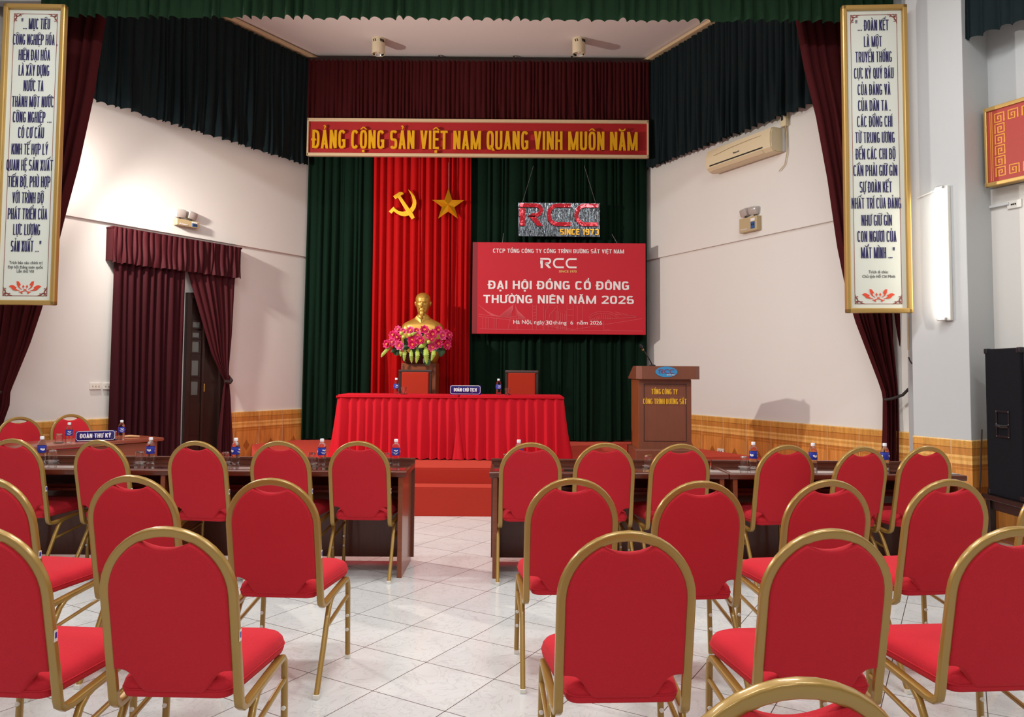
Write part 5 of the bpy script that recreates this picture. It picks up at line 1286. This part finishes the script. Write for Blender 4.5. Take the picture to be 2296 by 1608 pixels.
# =================================================================== banquet chairs
W2 = .203; SL = .20
def yz(z): return -SL*(z-.42)
def chair_tree():
    t = thing('banquet_chair', None, 'chair')
    # bent tube: side rail, lower bend, upright, arch and back down
    half = [(-.214, .365, .402), (-.212, .26, .392), (-.209, .12, .378), (-.206, .055, .370), (-.204, .026, .372), (-.203, .008, .386), (-.203, .0005, .41)]
    half += [(-W2, yz(z), z) for z in (.45, .55, .65, .749)]
    ar = [(-W2*math.cos(q*PI/20), yz(.749+W2*math.sin(q*PI/20)), .749+W2*math.sin(q*PI/20)) for q in range(1, 20)]
    path = half + ar + [(-x, y, z) for x, y, z in half[::-1]]
    b = MB(); b.sweep(path, .030, .023, n=20, a0=(1, 0, 0), power=.4); b.build('back_frame', M['gold_frame'], t, smooth=60)
    # upholstered back with the handle cut-out and the tab at its foot
    r = W2-.0135; o = []
    top = [(math.sin(a)*r, .749+math.cos(a)*r) for a in [math.radians(d) for d in (25.5, 32, 40, 50, 60, 70, 80, 90)]]
    xe, ze = top[0]; cut = [(-xe+2*xe*i/14, ze-.021*(1-(1-2*i/14)**2)) for i in range(1, 14)]
    right = top + [(r, .65), (r, .55), (r, .503)] + [(.168, .502), (.152, .498), (.138, .488), (.126, .472), (.114, .452), (.103, .437), (.088, .429)]
    o = right + [(-x, z) for x, z in right[::-1]] + [(x, z) for x, z in cut]
    b = MB(); b.prism(o, -.019, .019, f=lambda x, y, z: (x, yz(z) + .002 + y*(1.0+.25*math.cos(min(1, abs(x)/.2)*PI/2)) + (0 if z > .45 else 0), z), bev=.011); b.build('backrest', M['fabric'], t, smooth=50)
    # seat cushion
    def outline(y):  # half width at depth y
        return .180 + .042*min(1, max(0, y/.33))
    def ringpts(k, ins, n=12):
        P_ = []; y0, y1 = -.015+ins, .435-ins
        def corner(cx, cy, rad, a0, a1):
            for i in range(n//2+1):
                q = math.radians(a0+(a1-a0)*i/(n//2)); P_.append((cx+rad*math.cos(q), cy+rad*math.sin(q)))
        wf = outline(.36)-ins; wr_ = outline(0)-ins; rf, rr = .075, .04
        corner(wf-rf, y1-rf, rf, 0, 90); 
        for i in range(1, 6): P_.append(((wf-rf)*(1-2*i/6), y1))
        corner(-(wf-rf), y1-rf, rf, 90, 180)
        for i in range(1, 5): P_.append((-(wf+(wr_-wf)*i/5), y1-rf+(y0+rr-y1+rf)*i/5))
        corner(-(wr_-rr), y0+rr, rr, 180, 270)
        for i in range(1, 6): P_.append((-(wr_-rr)*(1-2*i/6), y0))
        corner(wr_-rr, y0+rr, rr, 270, 360)
        for i in range(1, 5): P_.append((wr_+(wf-wr_)*i/5, y0+rr+(y1-rf-y0-rr)*i/5))
        return P_
    b = MB(); rings = []
    tilt = lambda y: .012*(y/.4)
    for ins, z in ((.016, .408), (.004, .412), (0, .425), (0, .445), (.004, .460), (.012, .472), (.028, .482)):
        rings.append([b.bm.verts.new((x, y, z+tilt(y))) for x, y in ringpts(0, ins)])
    for f, z in ((.84, .4885), (.62, .492), (.35, .494)):
        rings.append([b.bm.verts.new((x*f, .21+(y-.21)*f, z+tilt(.21+(y-.21)*f))) for x, y in ringpts(0, .028)])
    m = len(rings[0])
    for a, c in zip(rings, rings[1:]):
        for j in range(m): b.face((a[j], a[(j+1) % m], c[(j+1) % m], c[j]))
    b.face(rings[0][::-1]); b.face(rings[-1])
    seat = b.build('seat', M['fabric'], t, smooth='all')
    pl = [(x, y, .437+tilt(y)) for x, y in ringpts(0, -.001)]
    b = MB(); b.sweep(pl, .005, .005, n=5, closed=True, power=1); b.build('piping', M['fabric'], seat, smooth='all')
    # legs with clear foot caps, side stretchers
    for s in (-1, 1):
        b = MB(); b.sweep([(s*.214, .352, .402), (s*.2155, .378, .398), (s*.217, .392, .383), (s*.218, .396, .355), (s*.221, .394, .18), (s*.224, .392, .012)], .024, .022, n=10, a0=(1, 0, 0), power=.6); lg = b.build('leg', M['gold_frame'], t, smooth=50)
        b = MB(); b.box((s*.224, .392, .010), (.026, .024, .020), bev=.003); b.build('foot_cap', M['cap'], lg)
        for zz in (.145, .215):
            b = MB(); b.tube([(s*.2215, .386, zz), (s*.2215, .3785, zz), (s*.2215, .3765, zz)], .0085, n=10, scale=[1, 1, .6]); b.build('screw_cap', M['cap'], lg)
        b = MB(); b.sweep([(s*.212, .165, .380), (s*.2135, .13, .372), (s*.215, .095, .345), (s*.216, .065, .295), (s*.219, .0, .17), (s*.223, -.092, .012)], .024, .022, n=10, a0=(1, 0, 0), power=.6); lg = b.build('leg', M['gold_frame'], t, smooth=50)
        b = MB(); b.box((s*.223, -.093, .010), (.026, .026, .020), bev=.003); b.build('foot_cap', M['cap'], lg)
        b = MB(); b.sweep([(s*.217, .045, .262), (s*.220, .386, .315)], .018, .014, n=8, a0=(1, 0, 0), power=.6); b.build('stretcher', M['gold_frame'], t, smooth=50)
    return t
proto = None
def chair(x, y, deg, label, group, sticker=0):
    global proto
    if proto is None: proto = o = chair_tree()
    else: o = copy_tree(proto)
    o.location = (x, y, 0); o.rotation_euler = (0, 0, math.radians(deg)); tag(o, label, 'chair', group)
    return o
def sticker(o, s=1, z=.62):
    b = MB(); b.box((s*(W2+.0155), yz(z)-.001, z), (.001, .016, .036)); st = b.build('sticker', M['white_plastic'], o)
    b = MB(); b.box((s*(W2+.0163), yz(z)-.001, z+.002), (.0008, .009, .018)); b.build('sticker_print', M['bottle_label'], st)
GA, GB, GC = 'chairs at the audience desks', 'chairs in the row behind the desks', 'chairs in the nearest full row'
o1 = ['nearest the aisle', 'second from the aisle', 'third from the aisle', 'fourth from the aisle', 'fifth from the aisle', 'sixth from the aisle']
CH = []
for i, p in enumerate([(-1.046, 5.395, -3), (-1.578, 5.367, -6), (-2.129, 5.324, -8), (-2.795, 5.352, -12), (-3.42, 5.395, -8)]):
    CH.append((p, 'red banquet chair at the left desk row, %s' % o1[i], GA, 1))
for i, p in enumerate([(.131, 5.382, 3), (.638, 5.395, 5), (1.147, 5.354, 8), (1.861, 5.332, 10), (2.325, 5.241, 16), (2.800, 5.317, 13)]):
    CH.append((p, 'red banquet chair at the right desk row, %s' % o1[i], GA, 0))
for i, p in enumerate([(-1.070, 3.563, -4), (-1.730, 3.625, -4), (-2.312, 3.535, -9)]):
    CH.append((p, 'red banquet chair in the row behind the left desks, %s' % o1[i], GB, 1))
for i, p in enumerate([(.278, 3.638, 3), (.846, 3.573, 6), (1.449, 3.638, 8), (2.024, 3.681, 8), (2.587, 3.709, 6)]):
    CH.append((p, 'red banquet chair in the row behind the right desks, %s' % o1[i], GB, 0))
for i, p in enumerate([(-1.062, 2.490, -2), (-1.628, 2.484, -5)]):
    CH.append((p, 'large red banquet chair in the front left row, %s' % o1[i], GC, 1))
for i, p in enumerate([(.357, 2.474, 3), (.995, 2.527, 5), (1.618, 2.583, 5)]):
    CH.append((p, 'large red banquet chair in the front right row, %s' % o1[i], GC, 0))
CH.append(((.448, 1.350, 6), 'red banquet chair showing only its gold arch at the bottom edge', None, 0))
CH.append(((-4.608, 8.107, -123), 'red banquet chair facing the hall behind the side table, nearer the door curtain', 'chairs behind the side table', 0))
CH.append(((-4.83, 7.60, -123), 'red banquet chair facing the hall behind the side table, cut by the left edge', 'chairs behind the side table', 0))
made = [(chair(*p, lab, g), st) for p, lab, g, st in CH]
for o, st in made:
    if st: sticker(o)

# =================================================================== loudspeaker on its stand
def speaker():
    x0, x1, y0, y1, z0, z1 = 3.925, 4.36, 5.90, 6.34, .475, 1.665
    t = thing('loudspeaker', 'tall black loudspeaker on a dark wooden stand at the right edge', 'speaker', ((x0+x1)/2, (y0+y1)/2, z0))
    W, D, H = x1-x0, y1-y0, z1-z0
    MB().box((0, 0, H/2), (W, D, H), bev=.012).build('cabinet', M['speaker'], t)
    b = MB(); x = -W/2
    hz, hh, hd = .585, .20, .15
    for z in (hz-hh/2, hz+hh/2): b.box((x-.002, -.0, z), (.012, hd, .016), bev=.002)
    for y in (-hd/2, hd/2): b.box((x-.002, y, hz), (.012, .016, hh+.016), bev=.002)
    b.box((x+.012, 0, hz), (.006, hd, hh)); b.tube([(x-.006, -hd/2, hz-.015), (x-.016, 0, hz-.02), (x-.006, hd/2, hz-.015)], .013, n=8); b.build('handle', M['black_plastic'], t)
    b = MB()
    for y in (-hd/2, hd/2):
        for z in (hz-hh/2, hz, hz+hh/2): b.box((x-.009, y, z), (.004, .008, .008), bev=.001)
    b.build('screw', M['steel'], t)
    for sx in (-1, 1):
        for sy in (-1, 1):
            for z in (.0235, H-.018): MB().box((sx*(W/2-.016), sy*(D/2-.016), z), (.045, .045, .045), bev=.01).build('corner_cap', M['black_plastic'], t)
    b = MB(); b.box((0, -D/2-.004, H/2), (W-.05, .012, H-.08), bev=.004); b.build('front_grille', M['black_plastic'], t)
    s = thing('speaker_stand', 'dark wooden table carrying the black loudspeaker at the right edge', 'table', ((x0+x1)/2, (y0+y1)/2-.03, 0))
    MB().box((0, 0, .455), (.50, .58, .04), bev=.006).build('tabletop', M['wood_dark'], s)
    b = MB()
    for sx in (-1, 1): b.box((sx*.2, 0, .395), (.02, .46, .08))
    for sy in (-1, 1): b.box((0, sy*.23, .395), (.40, .02, .08))
    b.build('apron', M['wood_dark'], s)
    for sx in (-1, 1):
        for sy in (-1, 1): MB().box((sx*.205, sy*.235, .22), (.05, .05, .44), bev=.004).build('leg', M['wood_dark'], s)
    MB().box((0, .0, .12), (.36, .44, .02)).build('lower_shelf', M['wood_panel'], s)
    b = MB(); b.tube([(3.90, 6.36, 1.0), (3.885, 6.37, .6), (3.86, 6.40, .2), (3.85, 6.42, .01)], .006, n=6); tag(b.build('speaker_cable', M['dark_cord'], smooth=True), 'dark thin cable hanging down behind the black loudspeaker', 'cable')
speaker()
# cables along the stage edges
b = MB(); b.tube([(-3.56, 10.33, .30), (-3.52, 10.40, .33), (-3.50, 10.44, .40), (-3.47, 10.47, .452)], .008, n=6); tag(b.build('stage_cable', M['conduit'], smooth=True), 'short pale cable at the left corner of the red stage', 'cable')
